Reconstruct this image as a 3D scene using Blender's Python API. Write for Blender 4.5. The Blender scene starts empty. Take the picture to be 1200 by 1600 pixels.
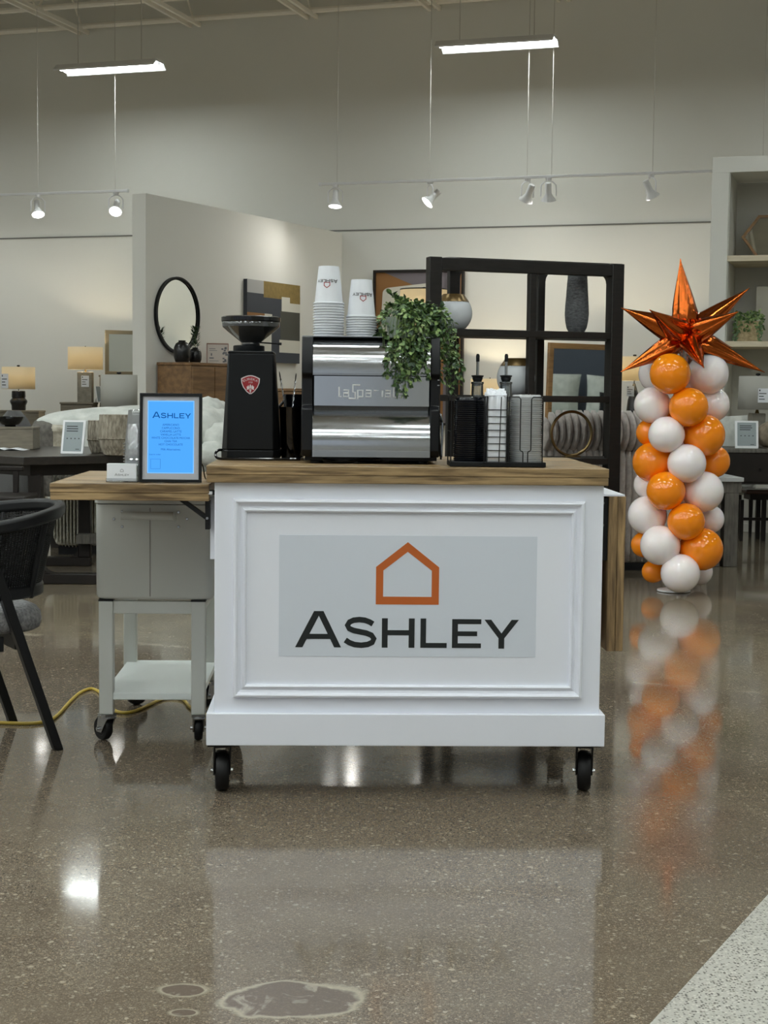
import bpy, bmesh, math, random
from math import sin, cos, pi, radians, sqrt, atan2, hypot
from mathutils import Vector, Matrix, Euler
random.seed(11)
scene = bpy.context.scene
col = scene.collection

# ------------------------------------------------------------------ camera
CAM_H, FPX = 1.17, 2400.0
YAW, PITCH, ROLL = radians(1.9), radians(4.34), 0.0108
cam_data = bpy.data.cameras.new('camera')
cam = bpy.data.objects.new('camera', cam_data)
col.objects.link(cam)
cam_data.sensor_fit = 'HORIZONTAL'
cam_data.sensor_width = 36.0
cam_data.lens = 36.0 * FPX / 1200.0
cam_data.clip_start, cam_data.clip_end = 0.05, 200
CAM_R = Matrix.Rotation(-YAW, 3, 'Z') @ Matrix.Rotation(pi / 2 - PITCH, 3, 'X') @ Matrix.Rotation(ROLL, 3, 'Z')
CAM_P = Vector((0, 0, CAM_H))
cam.matrix_world = Matrix.Translation(CAM_P) @ CAM_R.to_4x4()
scene.camera = cam

# ------------------------------------------------------------------ world, exposure
world = bpy.data.worlds.new('store_ambient')
world.use_nodes = True
world.node_tree.nodes['Background'].inputs[0].default_value = (0.9, 0.95, 1.0, 1)
world.node_tree.nodes['Background'].inputs[1].default_value = 0.05
scene.world = world
vs = scene.view_settings
vs.view_transform = 'Standard'
vs.look = 'None'
vs.exposure = 0.2
vs.gamma = 1.0
vs.use_curve_mapping = False
scene.cycles.use_denoising = True
scene.cycles.max_bounces = 10
scene.cycles.diffuse_bounces = 5
scene.cycles.glossy_bounces = 5
scene.cycles.transmission_bounces = 8
scene.cycles.transparent_max_bounces = 24
scene.cycles.caustics_reflective = False
scene.cycles.caustics_refractive = False
scene.cycles.sample_clamp_indirect = 4.0
FIXTURE_GLOW = 30.0       # radiance of the ceiling fixtures' lamps
FRONT_FILL = 0.45           # radiance of the glowing panes added behind the camera
SPOT_POWER = 16.0         # watts of one track head

# ------------------------------------------------------------------ measuring helpers
def ray(px, py):
    return CAM_R @ Vector((px - 600, 800 - py, -FPX))
def hit(px, py, p0, n):
    d = ray(px, py)
    n = Vector(n)
    return CAM_P + d * ((Vector(p0) - CAM_P).dot(n) / d.dot(n))
def at(px, py, Y):
    return hit(px, py, (0, Y, 0), (0, 1, 0))
def on(px, py, z=0.0):
    return hit(px, py, (0, 0, z), (0, 0, 1))
def unit(px0, px1, Y):
    return abs(at(px1, 700, Y).x - at(px0, 700, Y).x)

# ------------------------------------------------------------------ materials
def lin(c):
    return c / 12.92 if c <= 0.04045 else ((c + 0.055) / 1.055) ** 2.4
def C(r, g, b):
    return (lin(r / 255), lin(g / 255), lin(b / 255), 1)
def mat(name, c, rough=0.5, metal=0.0, c2=None, scale=12, stretch=(1, 1, 1), bump=0.0, bscale=60, spec=0.5,
        coat=0.0, trans=0.0, ior=1.5, emit=None, es=0.0, detail=4, lo=0.35, hi=0.65, sss=0.0, rvar=0.0, sheen=0.0):
    m = bpy.data.materials.new(name)
    m.use_nodes = True
    nt = m.node_tree
    b = nt.nodes['Principled BSDF']
    b.inputs['Base Color'].default_value = c
    b.inputs['Roughness'].default_value = rough
    b.inputs['Metallic'].default_value = metal
    b.inputs['Specular IOR Level'].default_value = spec
    b.inputs['Coat Weight'].default_value = coat
    b.inputs['Transmission Weight'].default_value = trans
    b.inputs['IOR'].default_value = ior
    if sheen: b.inputs['Sheen Weight'].default_value = sheen
    if sss:
        b.inputs['Subsurface Weight'].default_value = sss
        b.inputs['Subsurface Radius'].default_value = (0.03, 0.02, 0.01)
    if emit:
        b.inputs['Emission Color'].default_value = emit
        b.inputs['Emission Strength'].default_value = es
    tc = nt.nodes.new('ShaderNodeTexCoord')
    mp = nt.nodes.new('ShaderNodeMapping')
    mp.inputs['Scale'].default_value = stretch
    nt.links.new(tc.outputs['Object'], mp.inputs[0])
    if c2 or rvar:
        n = nt.nodes.new('ShaderNodeTexNoise')
        n.inputs['Scale'].default_value = scale
        n.inputs['Detail'].default_value = detail
        nt.links.new(mp.outputs[0], n.inputs['Vector'])
        r = nt.nodes.new('ShaderNodeMapRange')
        r.inputs[1].default_value, r.inputs[2].default_value = lo, hi
        nt.links.new(n.outputs[0], r.inputs[0])
        if c2:
            x = nt.nodes.new('ShaderNodeMix')
            x.data_type = 'RGBA'
            x.inputs[6].default_value, x.inputs[7].default_value = c, c2
            nt.links.new(r.outputs[0], x.inputs[0])
            nt.links.new(x.outputs[2], b.inputs['Base Color'])
        if rvar:
            q = nt.nodes.new('ShaderNodeMapRange')
            q.inputs[3].default_value, q.inputs[4].default_value = rough - rvar, rough + rvar
            nt.links.new(n.outputs[0], q.inputs[0])
            nt.links.new(q.outputs[0], b.inputs['Roughness'])
    if bump:
        n2 = nt.nodes.new('ShaderNodeTexNoise')
        n2.inputs['Scale'].default_value = bscale
        n2.inputs['Detail'].default_value = 3
        nt.links.new(mp.outputs[0], n2.inputs['Vector'])
        bp = nt.nodes.new('ShaderNodeBump')
        bp.inputs['Strength'].default_value = bump
        bp.inputs['Distance'].default_value = 0.01
        nt.links.new(n2.outputs[0], bp.inputs['Height'])
        nt.links.new(bp.outputs[0], b.inputs['Normal'])
    return m

def wood(name, dark, light, axis='X', scale=1.0, rough=0.5, knots=True):
    m = bpy.data.materials.new(name)
    m.use_nodes = True
    nt = m.node_tree
    L = nt.links.new
    b = nt.nodes['Principled BSDF']
    b.inputs['Roughness'].default_value = rough
    tc = nt.nodes.new('ShaderNodeTexCoord')
    mp = nt.nodes.new('ShaderNodeMapping')
    s = {'X': (1.2, 14, 14), 'Y': (14, 1.2, 14), 'Z': (14, 14, 1.2)}[axis]
    mp.inputs['Scale'].default_value = tuple(v * scale for v in s)
    L(tc.outputs['Object'], mp.inputs[0])
    n = nt.nodes.new('ShaderNodeTexNoise')
    n.inputs['Scale'].default_value = 1.6
    n.inputs['Detail'].default_value = 7
    n.inputs['Distortion'].default_value = 1.4 if knots else 0.4
    L(mp.outputs[0], n.inputs['Vector'])
    f = nt.nodes.new('ShaderNodeTexNoise')
    f.inputs['Scale'].default_value = 9
    f.inputs['Detail'].default_value = 4
    L(mp.outputs[0], f.inputs['Vector'])
    a = nt.nodes.new('ShaderNodeMath')
    a.operation = 'MULTIPLY_ADD'
    a.inputs[1].default_value = 0.35
    L(f.outputs[0], a.inputs[0])
    L(n.outputs[0], a.inputs[2])
    r = nt.nodes.new('ShaderNodeValToRGB')
    r.color_ramp.elements[0].position, r.color_ramp.elements[1].position = 0.5, 0.85
    r.color_ramp.elements[0].color, r.color_ramp.elements[1].color = dark, light
    L(a.outputs[0], r.inputs[0])
    L(r.outputs[0], b.inputs['Base Color'])
    bp = nt.nodes.new('ShaderNodeBump')
    bp.inputs['Strength'].default_value = 0.25
    bp.inputs['Distance'].default_value = 0.004
    L(a.outputs[0], bp.inputs['Height'])
    L(bp.outputs[0], b.inputs['Normal'])
    return m

def glow(name, c, s):
    m = bpy.data.materials.new(name)
    m.use_nodes = True
    nt = m.node_tree
    nt.nodes.remove(nt.nodes['Principled BSDF'])
    e = nt.nodes.new('ShaderNodeEmission')
    e.inputs[0].default_value, e.inputs[1].default_value = c, s
    nt.links.new(e.outputs[0], nt.nodes['Material Output'].inputs[0])
    return m

def clear_plastic(name, tint=(0.95, 0.96, 0.97, 1), rough=0.05, solid=0.25):
    """thin clear plastic: see-through with a glossy skin"""
    m = bpy.data.materials.new(name)
    m.use_nodes = True
    nt = m.node_tree
    L = nt.links.new
    nt.nodes.remove(nt.nodes['Principled BSDF'])
    t = nt.nodes.new('ShaderNodeBsdfTransparent'); t.inputs[0].default_value = tint
    g = nt.nodes.new('ShaderNodeBsdfGlossy'); g.inputs['Roughness'].default_value = rough
    d = nt.nodes.new('ShaderNodeBsdfDiffuse'); d.inputs[0].default_value = (0.86, 0.88, 0.89, 1)
    lw = nt.nodes.new('ShaderNodeFresnel'); lw.inputs[0].default_value = 1.5
    m1 = nt.nodes.new('ShaderNodeMixShader'); m1.inputs[0].default_value = solid
    m2 = nt.nodes.new('ShaderNodeMixShader')
    L(t.outputs[0], m1.inputs[1]); L(d.outputs[0], m1.inputs[2])
    ad = nt.nodes.new('ShaderNodeMath'); ad.operation = 'ADD'; ad.inputs[1].default_value = 0.06
    L(lw.outputs[0], ad.inputs[0])
    L(ad.outputs[0], m2.inputs[0]); L(m1.outputs[0], m2.inputs[1]); L(g.outputs[0], m2.inputs[2])
    L(m2.outputs[0], nt.nodes['Material Output'].inputs[0])
    return m

def lampshade(name, c, warm):
    """fabric shade: lets part of the bulb's light through"""
    m = bpy.data.materials.new(name)
    m.use_nodes = True
    nt = m.node_tree
    L = nt.links.new
    nt.nodes.remove(nt.nodes['Principled BSDF'])
    d = nt.nodes.new('ShaderNodeBsdfDiffuse'); d.inputs[0].default_value = c
    t = nt.nodes.new('ShaderNodeBsdfTranslucent'); t.inputs[0].default_value = warm
    mx = nt.nodes.new('ShaderNodeMixShader'); mx.inputs[0].default_value = 0.6
    L(d.outputs[0], mx.inputs[1]); L(t.outputs[0], mx.inputs[2])
    L(mx.outputs[0], nt.nodes['Material Output'].inputs[0])
    return m

M = {}
M['wall'] = mat('wall_paint', C(222, 222, 216), 0.85, bump=0.05, bscale=90)
M['wall_high'] = mat('wall_upper_paint', C(204, 200, 188), 0.85, bump=0.05, bscale=90)
M['front_fill'] = glow('front_fill_glow', (0.80, 0.90, 1.0, 1), FRONT_FILL)  # glow of the unseen panes added to brighten the cart
M['wall_low'] = mat('wall_panel_paint', C(226, 226, 220), 0.8, bump=0.05, bscale=90)
M['partition'] = mat('partition_paint', C(226, 225, 218), 0.8, bump=0.04, bscale=90)
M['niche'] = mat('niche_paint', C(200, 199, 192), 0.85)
M['seam'] = mat('seam_grey', C(120, 120, 116), 0.7)
M['deck'] = mat('ceiling_deck', C(190, 184, 170), 0.8, c2=C(180, 175, 162), scale=3)
M['steel_paint'] = mat('painted_steel', C(248, 244, 234), 0.6)
M['white_metal'] = mat('white_metal', C(235, 236, 238), 0.35)
M['cable'] = mat('light_cable', C(205, 203, 196), 0.5)
M['tube'] = glow('lamp_tube', (0.93, 1.0, 0.98, 1), FIXTURE_GLOW)
M['spot_lens'] = glow('spot_lens', (1.0, 0.98, 0.92, 1), 9)
M['lens_off'] = mat('lens_grey', C(210, 212, 214), 0.2)
M['cart_white'] = mat('cart_white_paint', C(236, 239, 248), 0.38)
M['sheet'] = mat('sign_sheet', C(214, 220, 230), 0.5)
M['orange_ink'] = mat('orange_vinyl', C(190, 96, 36), 0.45)
M['black_ink'] = mat('black_vinyl', C(24, 29, 31), 0.4)
M['wood_top'] = wood('stained_plank', C(94, 74, 48), C(178, 150, 108), 'X', 1.3, 0.34)
M['wood_end'] = wood('stained_plank_upright', C(92, 72, 46), C(168, 138, 96), 'Z', 1.3, 0.45)
M['black_metal'] = mat('black_metal', C(12, 12, 13), 0.45, spec=0.35)
M['rubber'] = mat('black_rubber', C(12, 12, 13), 0.5, spec=0.35)
M['chrome'] = mat('chrome', C(200, 202, 205), 0.15, 1.0, rvar=0.03, scale=4)
M['tin_dark'] = mat('dark_polished_steel', C(60, 60, 62), 0.1, 1.0)
M['emboss'] = mat('embossed_silver', C(236, 238, 240), 0.35, 0.35)
M['steel'] = mat('steel', C(185, 187, 190), 0.22, 1.0)
M['cooler'] = mat('cooler_grey', C(206, 208, 202), 0.42)
M['cooler_shelf'] = mat('cooler_shelf', C(232, 238, 236), 0.35)
M['black_satin'] = mat('black_satin', C(9, 12, 15), 0.5, spec=0.3)
M['black_gloss'] = mat('black_gloss', C(14, 14, 16), 0.12)
M['machine_black'] = mat('machine_black', C(14, 15, 18), 0.4, spec=0.35)
M['badge_red'] = mat('badge_red', C(150, 34, 40), 0.35)
M['badge_silver'] = mat('badge_silver', C(215, 208, 208), 0.35)
M['hopper'] = clear_plastic('hopper_plastic', (0.55, 0.55, 0.55, 1), 0.08, 0.05)
M['beans'] = mat('coffee_beans', C(26, 18, 14), 0.4, c2=C(48, 32, 22), scale=90, bump=0.8, bscale=120)
M['paper_white'] = mat('paper_white', C(228, 231, 236), 0.55)
M['navy_lid'] = mat('black_lid_plastic', C(10, 13, 20), 0.16, spec=0.4)
M['clear'] = clear_plastic('clear_plastic', rough=0.12, solid=0.5)
M['clear_soft'] = clear_plastic('clear_cup_plastic', rough=0.1, solid=0.2)
M['glass'] = clear_plastic('bottle_glass', (0.8, 0.82, 0.82, 1), 0.03, 0.06)
M['syrup'] = mat('syrup', C(120, 108, 92), 0.2)
M['leaf'] = mat('leaf_green', C(62, 92, 48), 0.42, c2=C(96, 124, 70), scale=30)
M['leaf_light'] = mat('leaf_pale_green', C(112, 140, 76), 0.42, c2=C(152, 174, 110), scale=30)
M['leaf_dark'] = mat('leaf_deep_green', C(34, 54, 34), 0.45, c2=C(52, 76, 48), scale=30)
M['vine'] = mat('vine_stem', C(86, 104, 58), 0.6)
M['frosted'] = mat('frosted_pot', C(190, 200, 190), 0.35)
M['tablet_mat'] = mat('mat_board', C(186, 188, 194), 0.7)
M['screen'] = glow('lit_screen', C(78, 163, 250), 1.0)
M['screen_edge'] = glow('lit_screen_edge', C(120, 185, 252), 1.05)
M['screen_ink'] = glow('screen_dark_letters', C(22, 88, 158), 0.8)
M['grey_ink'] = mat('grey_print', C(120, 122, 128), 0.6)
M['acrylic'] = clear_plastic('acrylic', solid=0.08)
M['shelf_black'] = mat('espresso_stain', C(33, 30, 27), 0.5, spec=0.3, c2=C(26, 24, 22), scale=8, stretch=(1, 1, 8))
M['vase_white'] = mat('vase_glaze_white', C(208, 213, 217), 0.25)
M['bronze'] = mat('bronze_glaze', C(120, 98, 60), 0.3, 0.6)
M['vase_dark'] = mat('vase_charcoal', C(74, 76, 78), 0.6, c2=C(100, 102, 104), scale=40, bump=0.8, bscale=70, stretch=(1, 1, 3))
M['brass'] = mat('aged_brass', C(128, 108, 72), 0.3, 0.9)
M['plush'] = mat('plush_taupe', C(206, 198, 192), 0.95, c2=C(184, 176, 170), scale=30, bump=0.35, bscale=120, sheen=0.4)
M['linen_white'] = mat('linen_white', C(222, 224, 218), 0.9, c2=C(196, 200, 194), scale=9, bump=0.4, bscale=40, sheen=0.2)
M['quilt'] = mat('taupe_quilt', C(204, 198, 182), 0.9, c2=C(150, 143, 126), scale=14, bump=0.5, bscale=30)
M['knit'] = mat('ribbed_chenille', C(206, 204, 192), 0.95, c2=C(180, 178, 166), scale=60, bump=0.9, bscale=60)
M['throw_grey'] = mat('grey_throw', C(116, 112, 106), 0.95, c2=C(88, 85, 80), scale=26, bump=0.5, bscale=60)
M['charcoal_fabric'] = mat('charcoal_fabric', C(92, 92, 92), 0.95, bump=0.2, bscale=150)
M['navy_fabric'] = mat('navy_fabric', C(84, 90, 102), 0.9, bump=0.1, bscale=120)
M['black_fabric'] = mat('black_fabric', C(24, 24, 26), 0.95)
M['boucle'] = mat('grey_boucle', C(160, 160, 160), 0.95, c2=C(120, 120, 122), scale=90, bump=0.9, bscale=140)
M['dark_table'] = mat('dark_table_wood', C(44, 38, 34), 0.32, c2=C(32, 28, 25), scale=6, stretch=(1, 8, 8))
M['dark_wood'] = mat('dark_brown_wood', C(34, 28, 24), 0.5, spec=0.3, c2=C(27, 23, 20), scale=8)
M['red_wood'] = mat('reddish_seat_wood', C(84, 54, 42), 0.35)
M['grey_wood'] = mat('weathered_grey_wood', C(110, 106, 98), 0.6, c2=C(82, 79, 73), scale=9, stretch=(6, 6, 1))
M['taupe_wood'] = mat('taupe_wood', C(122, 114, 98), 0.6, c2=C(104, 97, 84), scale=8, stretch=(1, 6, 6))
M['stone_top'] = mat('pale_stone', C(196, 198, 198), 0.3)
M['wood_mid'] = wood('walnut_veneer', C(104, 76, 46), C(142, 108, 70), 'X', 0.8, 0.5, False)
M['wood_pale'] = wood('pale_oak', C(196, 184, 156), C(222, 210, 184), 'X', 0.8, 0.5, False)
M['frame_wood'] = wood('frame_oak', C(120, 88, 52), C(160, 122, 76), 'X', 1, 0.45, False)
M['silver_wood'] = mat('champagne_frame', C(150, 138, 114), 0.4, 0.3)
M['mirror'] = mat('mirror_glass', C(225, 230, 228), 0.02, 1.0)
M['shade_lit'] = lampshade('lit_shade', C(240, 234, 216), (0.96, 0.86, 0.66, 1))
M['shade_off'] = lampshade('unlit_shade', C(246, 245, 236), (0.3, 0.29, 0.26, 1))
M['concrete_lamp'] = mat('stone_lamp_base', C(150, 144, 132), 0.7, c2=C(128, 123, 112), scale=16)
M['woven'] = mat('woven_basket', C(170, 162, 146), 0.85, c2=C(116, 108, 94), scale=22, bump=0.8, bscale=40, stretch=(3, 3, 0.7))
M['eink'] = mat('grey_display', C(146, 156, 158), 0.4)
M['ink_dark'] = mat('display_print', C(58, 62, 66), 0.5)
M['black_ceramic'] = mat('black_ceramic', C(22, 22, 23), 0.25)
M['yellow_cord'] = mat('yellow_cord', C(186, 160, 62), 0.45)
M['orange_balloon'] = mat('orange_latex', C(255, 146, 18), 0.07, sss=0.2, spec=0.6)
M['white_balloon'] = mat('white_latex', C(248, 240, 240), 0.07, sss=0.2, spec=0.6)
M['foil'] = mat('orange_foil', C(196, 98, 40), 0.16, 1.0, bump=0.18, bscale=30)
M['art_grey'] = mat('art_grey', C(172, 172, 170), 0.7)
M['art_gold'] = mat('art_ochre', C(140, 118, 66), 0.7, c2=C(126, 106, 58), scale=20)
M['art_navy'] = mat('art_slate', C(60, 64, 72), 0.7)
M['art_cream'] = mat('art_cream', C(206, 204, 192), 0.7)
M['art_brown'] = mat('art_sienna', C(138, 98, 54), 0.7)
M['art_olive'] = mat('art_olive', C(72, 72, 64), 0.7)
M['art_mauve'] = mat('art_mauve', C(112, 106, 112), 0.7)
M['basket_pale'] = mat('pale_basket', C(190, 172, 136), 0.8, c2=C(158, 140, 106), scale=40, bump=0.8, bscale=60)
M['stone_ball'] = mat('stone_ball', C(150, 138, 118), 0.8, c2=C(110, 98, 82), scale=14, bump=0.8, bscale=30)
M['cane'] = mat('black_cane', C(12, 12, 13), 0.55, spec=0.3)
M['chair_black'] = mat('chair_black_stain', C(12, 13, 15), 0.45, spec=0.35)
M['pink_card'] = mat('card_print', C(222, 214, 206), 0.6)
M['card_frame'] = mat('rose_card_frame', C(150, 112, 98), 0.5)

# ------------------------------------------------------------------ mesh builder
class MB:
    def __init__(s, world=None, mtx=None):
        s.vs, s.fs = [], []
        s.m = Matrix.Identity(4)
        if world is not None: s.m = wmat(world).inverted()
        if mtx is not None: s.m = s.m @ mtx
        s.t = Matrix.Identity(4)
    def add(s, pts, faces):
        b = len(s.vs)
        k = s.m @ s.t
        s.vs += [k @ Vector(p) for p in pts]
        s.fs += [tuple(b + i for i in f) for f in faces]
        return s
    def box(s, lo, hi):
        x0, y0, z0 = lo; x1, y1, z1 = hi
        p = [(x0, y0, z0), (x1, y0, z0), (x1, y1, z0), (x0, y1, z0), (x0, y0, z1), (x1, y0, z1), (x1, y1, z1), (x0, y1, z1)]
        return s.add(p, [(0, 3, 2, 1), (4, 5, 6, 7), (0, 1, 5, 4), (1, 2, 6, 5), (2, 3, 7, 6), (3, 0, 4, 7)])
    def cbox(s, c, d):
        return s.box([c[i] - d[i] / 2 for i in range(3)], [c[i] + d[i] / 2 for i in range(3)])
    def hexa(s, bottom, top):
        n = len(bottom)
        p = list(bottom) + list(top)
        f = [tuple(range(n - 1, -1, -1)), tuple(range(n, 2 * n))]
        f += [(i, (i + 1) % n, n + (i + 1) % n, n + i) for i in range(n)]
        return s.add(p, f)
    def loft(s, rings, cap=True, closed=True):
        n = len(rings[0]); p = [q for r in rings for q in r]; f = []
        for k in range(len(rings) - 1):
            for i in range(n if closed else n - 1):
                j = (i + 1) % n
                f.append((k * n + i, k * n + j, (k + 1) * n + j, (k + 1) * n + i))
        if cap:
            f.append(tuple(range(n - 1, -1, -1)))
            f.append(tuple((len(rings) - 1) * n + i for i in range(n)))
        return s.add(p, f)
    def lathe(s, prof, seg=24, c=(0, 0, 0), cap=True):
        rings = [[(c[0] + r * cos(2 * pi * i / seg), c[1] + r * sin(2 * pi * i / seg), c[2] + z) for i in range(seg)] for r, z in prof]
        return s.loft(rings, cap)
    def cone(s, p0, p1, r0, r1=None, seg=12, cap=True):
        r1 = r0 if r1 is None else r1
        p0, p1 = Vector(p0), Vector(p1)
        q = (p1 - p0).to_track_quat('Z', 'Y')
        rings = []
        for p, r in ((p0, r0), (p1, r1)):
            rings.append([p + q @ Vector((r * cos(2 * pi * i / seg), r * sin(2 * pi * i / seg), 0)) for i in range(seg)])
        return s.loft(rings, cap)
    def tube(s, pts, r, seg=8, cap=True, closed=False):
        pts = [Vector(p) for p in pts]
        n = len(pts); rings = []
        up = None
        for i, p in enumerate(pts):
            a = pts[i - 1] if (i or closed) else pts[i]
            b = pts[(i + 1) % n] if (i < n - 1 or closed) else pts[i]
            d = (b - a).normalized()
            if up is None:
                up = Vector((0, 0, 1)) if abs(d.z) < 0.9 else Vector((0, 1, 0))
            sd = d.cross(up).normalized()
            up = sd.cross(d).normalized()
            rr = r[i] if isinstance(r, (list, tuple)) else r
            rings.append([p + sd * (rr * cos(2 * pi * k / seg)) + up * (rr * sin(2 * pi * k / seg)) for k in range(seg)])
        if closed: rings.append(rings[0])
        return s.loft(rings, cap and not closed)
    def torus(s, c, R, r, n=32, k=8, q=None, arc=2 * pi):
        q = q or Matrix.Identity(3)
        c = Vector(c)
        m = n if abs(arc - 2 * pi) < 1e-6 else n + 1
        pts = [c + q @ Vector((R * cos(arc * i / n), R * sin(arc * i / n), 0)) for i in range(m)]
        return s.tube(pts, r, k, True, m == n)
    def prism(s, poly, t, f):
        """poly: 2-D outline, f(u, v, w) -> 3-D; from w = 0 to w = t"""
        n = len(poly)
        p = [f(u, v, 0) for u, v in poly] + [f(u, v, t) for u, v in poly]
        fc = [tuple(range(n)), tuple(range(2 * n - 1, n - 1, -1))]
        fc += [((i + 1) % n, i, n + i, n + (i + 1) % n) for i in range(n)]
        return s.add(p, fc)
    def ball(s, c, r, seg=20, rings=12, sq=(1, 1, 1)):
        prof = [(max(1e-4, r * sin(pi * i / rings)), -r * cos(pi * i / rings)) for i in range(rings + 1)]
        R = [[(c[0] + q * sq[0] * cos(2 * pi * i / seg), c[1] + q * sq[1] * sin(2 * pi * i / seg), c[2] + z * sq[2]) for i in range(seg)] for q, z in prof]
        return s.loft(R)
    def grid(s, nu, nv, f):
        p = [f(i / nu, j / nv) for j in range(nv + 1) for i in range(nu + 1)]
        fc = [(j * (nu + 1) + i, j * (nu + 1) + i + 1, (j + 1) * (nu + 1) + i + 1, (j + 1) * (nu + 1) + i) for j in range(nv) for i in range(nu)]
        return s.add(p, fc)
    def build(s, name, material, parent=None, bevel=0.0, smooth=True, angle=35, solid=0.0, sub=0, seg=2):
        me = bpy.data.meshes.new(name)
        me.from_pydata([tuple(v) for v in s.vs], [], s.fs)
        bm = bmesh.new(); bm.from_mesh(me)
        bmesh.ops.recalc_face_normals(bm, faces=bm.faces)
        bm.to_mesh(me); bm.free()
        if smooth:
            me.polygons.foreach_set('use_smooth', [True] * len(me.polygons))
            me.set_sharp_from_angle(angle=radians(angle))
        me.materials.append(M[material])
        o = bpy.data.objects.new(name, me)
        col.objects.link(o)
        if parent is not None: o.parent = parent
        if solid:
            d = o.modifiers.new('thickness', 'SOLIDIFY'); d.thickness = solid; d.offset = 0
        if bevel:
            d = o.modifiers.new('edge', 'BEVEL'); d.width = bevel; d.segments = seg; d.limit_method = 'ANGLE'; d.angle_limit = radians(40)
        if sub:
            d = o.modifiers.new('smooth', 'SUBSURF'); d.levels = sub; d.render_levels = sub
        return o

def wmat(o):
    m = o.matrix_basis.copy()
    while o.parent is not None:
        o = o.parent
        m = o.matrix_basis @ m
    return m
def tag(o, label, cat, group=None, kind=None):
    o['label'] = label; o['category'] = cat
    if group: o['group'] = group
    if kind: o['kind'] = kind
    return o
def thing(name, label, cat, loc=(0, 0, 0), rz=0.0, group=None):
    o = bpy.data.objects.new(name, None)
    o.empty_display_size = 0.05
    col.objects.link(o)
    o.location = loc
    o.rotation_euler = (0, 0, rz)
    return tag(o, label, cat, group)
def sub(name, parent, loc=(0, 0, 0), rz=0.0):
    o = bpy.data.objects.new(name, None)
    o.empty_display_size = 0.03
    col.objects.link(o)
    o.parent = parent
    o.location = loc
    o.rotation_euler = (0, 0, rz)
    return o
KIDS = {}
def copy_tree(o, parent=None, kids=None):
    c = o.copy()
    col.objects.link(c)
    c.parent = parent
    for ch in [x for x in list(col.objects) if x.parent == o]:
        copy_tree(ch, c)
    return c
def struct(o):
    o['kind'] = 'structure'
    return o
def rot_z(a, loc=(0, 0, 0)):
    return Matrix.Translation(loc) @ Matrix.Rotation(a, 4, 'Z')
def light(name, kind, loc, power, color=(1, 1, 1), target=None, **kw):
    d = bpy.data.lights.new(name, kind)
    d.energy = power; d.color = color
    for k, v in kw.items(): setattr(d, k, v)
    o = bpy.data.objects.new(name, d)
    col.objects.link(o)
    o.location = loc
    if target is not None:
        o.rotation_euler = (Vector(target) - Vector(loc)).to_track_quat('-Z', 'Y').to_euler()
    return o

# ------------------------------------------------------------------ lettering
def ribbon(pts, t):
    pts = [Vector((x, y)) for x, y in pts]
    a, b = [], []
    for i, p in enumerate(pts):
        d = (pts[min(i + 1, len(pts) - 1)] - pts[max(i - 1, 0)]).normalized()
        n = Vector((-d.y, d.x)) * (t / 2)
        a.append(p + n); b.append(p - n)
    return [[tuple(a[i]), tuple(a[i + 1]), tuple(b[i + 1]), tuple(b[i])] for i in range(len(pts) - 1)]
S_LINE = [(437, 106), (420, 96), (398, 88), (372, 85), (345, 88), (325, 97), (315, 113), (324, 129), (345, 138), (375, 144), (405, 150), (430, 160), (442, 177), (434, 195), (412, 205), (382, 209), (350, 206), (325, 197), (305, 184)]
WORD = {   # outlines measured off the big sign; y runs down, baseline 220
    'A': [[(65, 220), (155, 45), (178, 45), (178, 68), (100, 220)], [(178, 45), (200, 45), (285, 220), (252, 220), (178, 68)], [(133, 155), (221, 155), (233, 180), (120, 180)]],
    'S': ribbon(S_LINE, 27),
    'H': [[(480, 78), (508, 78), (508, 220), (480, 220)], [(609, 78), (637, 78), (637, 220), (609, 220)], [(508, 135), (609, 135), (609, 160), (508, 160)]],
    'L': [[(665, 78), (692, 78), (692, 196), (792, 196), (792, 220), (665, 220)]],
    'E': [[(817, 80), (845, 80), (845, 220), (817, 220)], [(845, 80), (957, 80), (957, 104), (845, 104)], [(845, 139), (938, 139), (938, 162), (845, 162)], [(845, 197), (957, 197), (957, 220), (845, 220)]],
    'Y': [[(972, 82), (1005, 82), (1055, 148), (1103, 82), (1138, 82), (1069, 172), (1069, 222), (1041, 222), (1041, 172)]],
}
def word_sign(parent, material, fn, t, joined=None):
    """fn(u, v, w): u 0..1 along the word, v up from the baseline in the same unit, w outwards"""
    k = 1.0 / 1073
    conv = lambda poly: [((x - 65) * k, (220 - y) * k) for x, y in poly]
    if joined:
        mb = MB()
        for ch in WORD:
            for poly in WORD[ch]: mb.prism(conv(poly), t, fn)
        return mb.build(joined, material, parent, smooth=False)
    for ch in WORD:
        mb = MB()
        for poly in WORD[ch]: mb.prism(conv(poly), t, fn)
        mb.build('letter', material, parent, smooth=False)
HOUSE_OUT = [(-0.5, 0), (0.5, 0), (0.5, 0.6), (0, 1.0), (-0.5, 0.6)]
HOUSE_IN = [(-0.385, 0.125), (0.385, 0.125), (0.385, 0.545), (0, 0.845), (-0.385, 0.545)]
def house_sign(name, parent, material, fn, t):
    mb = MB()
    for i in range(5):
        j = (i + 1) % 5
        mb.prism([HOUSE_OUT[i], HOUSE_OUT[j], HOUSE_IN[j], HOUSE_IN[i]], t, fn)
    return mb.build(name, material, parent, smooth=False)
def text_mesh(s, size, align='CENTER'):
    cu = bpy.data.curves.new('print', 'FONT')
    cu.body = s; cu.size = size; cu.align_x = align; cu.resolution_u = 2
    o = bpy.data.objects.new('print', cu)
    col.objects.link(o)
    dg = bpy.context.evaluated_depsgraph_get()
    me = bpy.data.meshes.new_from_object(o.evaluated_get(dg))
    bpy.data.objects.remove(o)
    v = [tuple(p.co) for p in me.vertices]
    f = [tuple(p.vertices) for p in me.polygons]
    bpy.data.meshes.remove(me)
    return v, f
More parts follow.
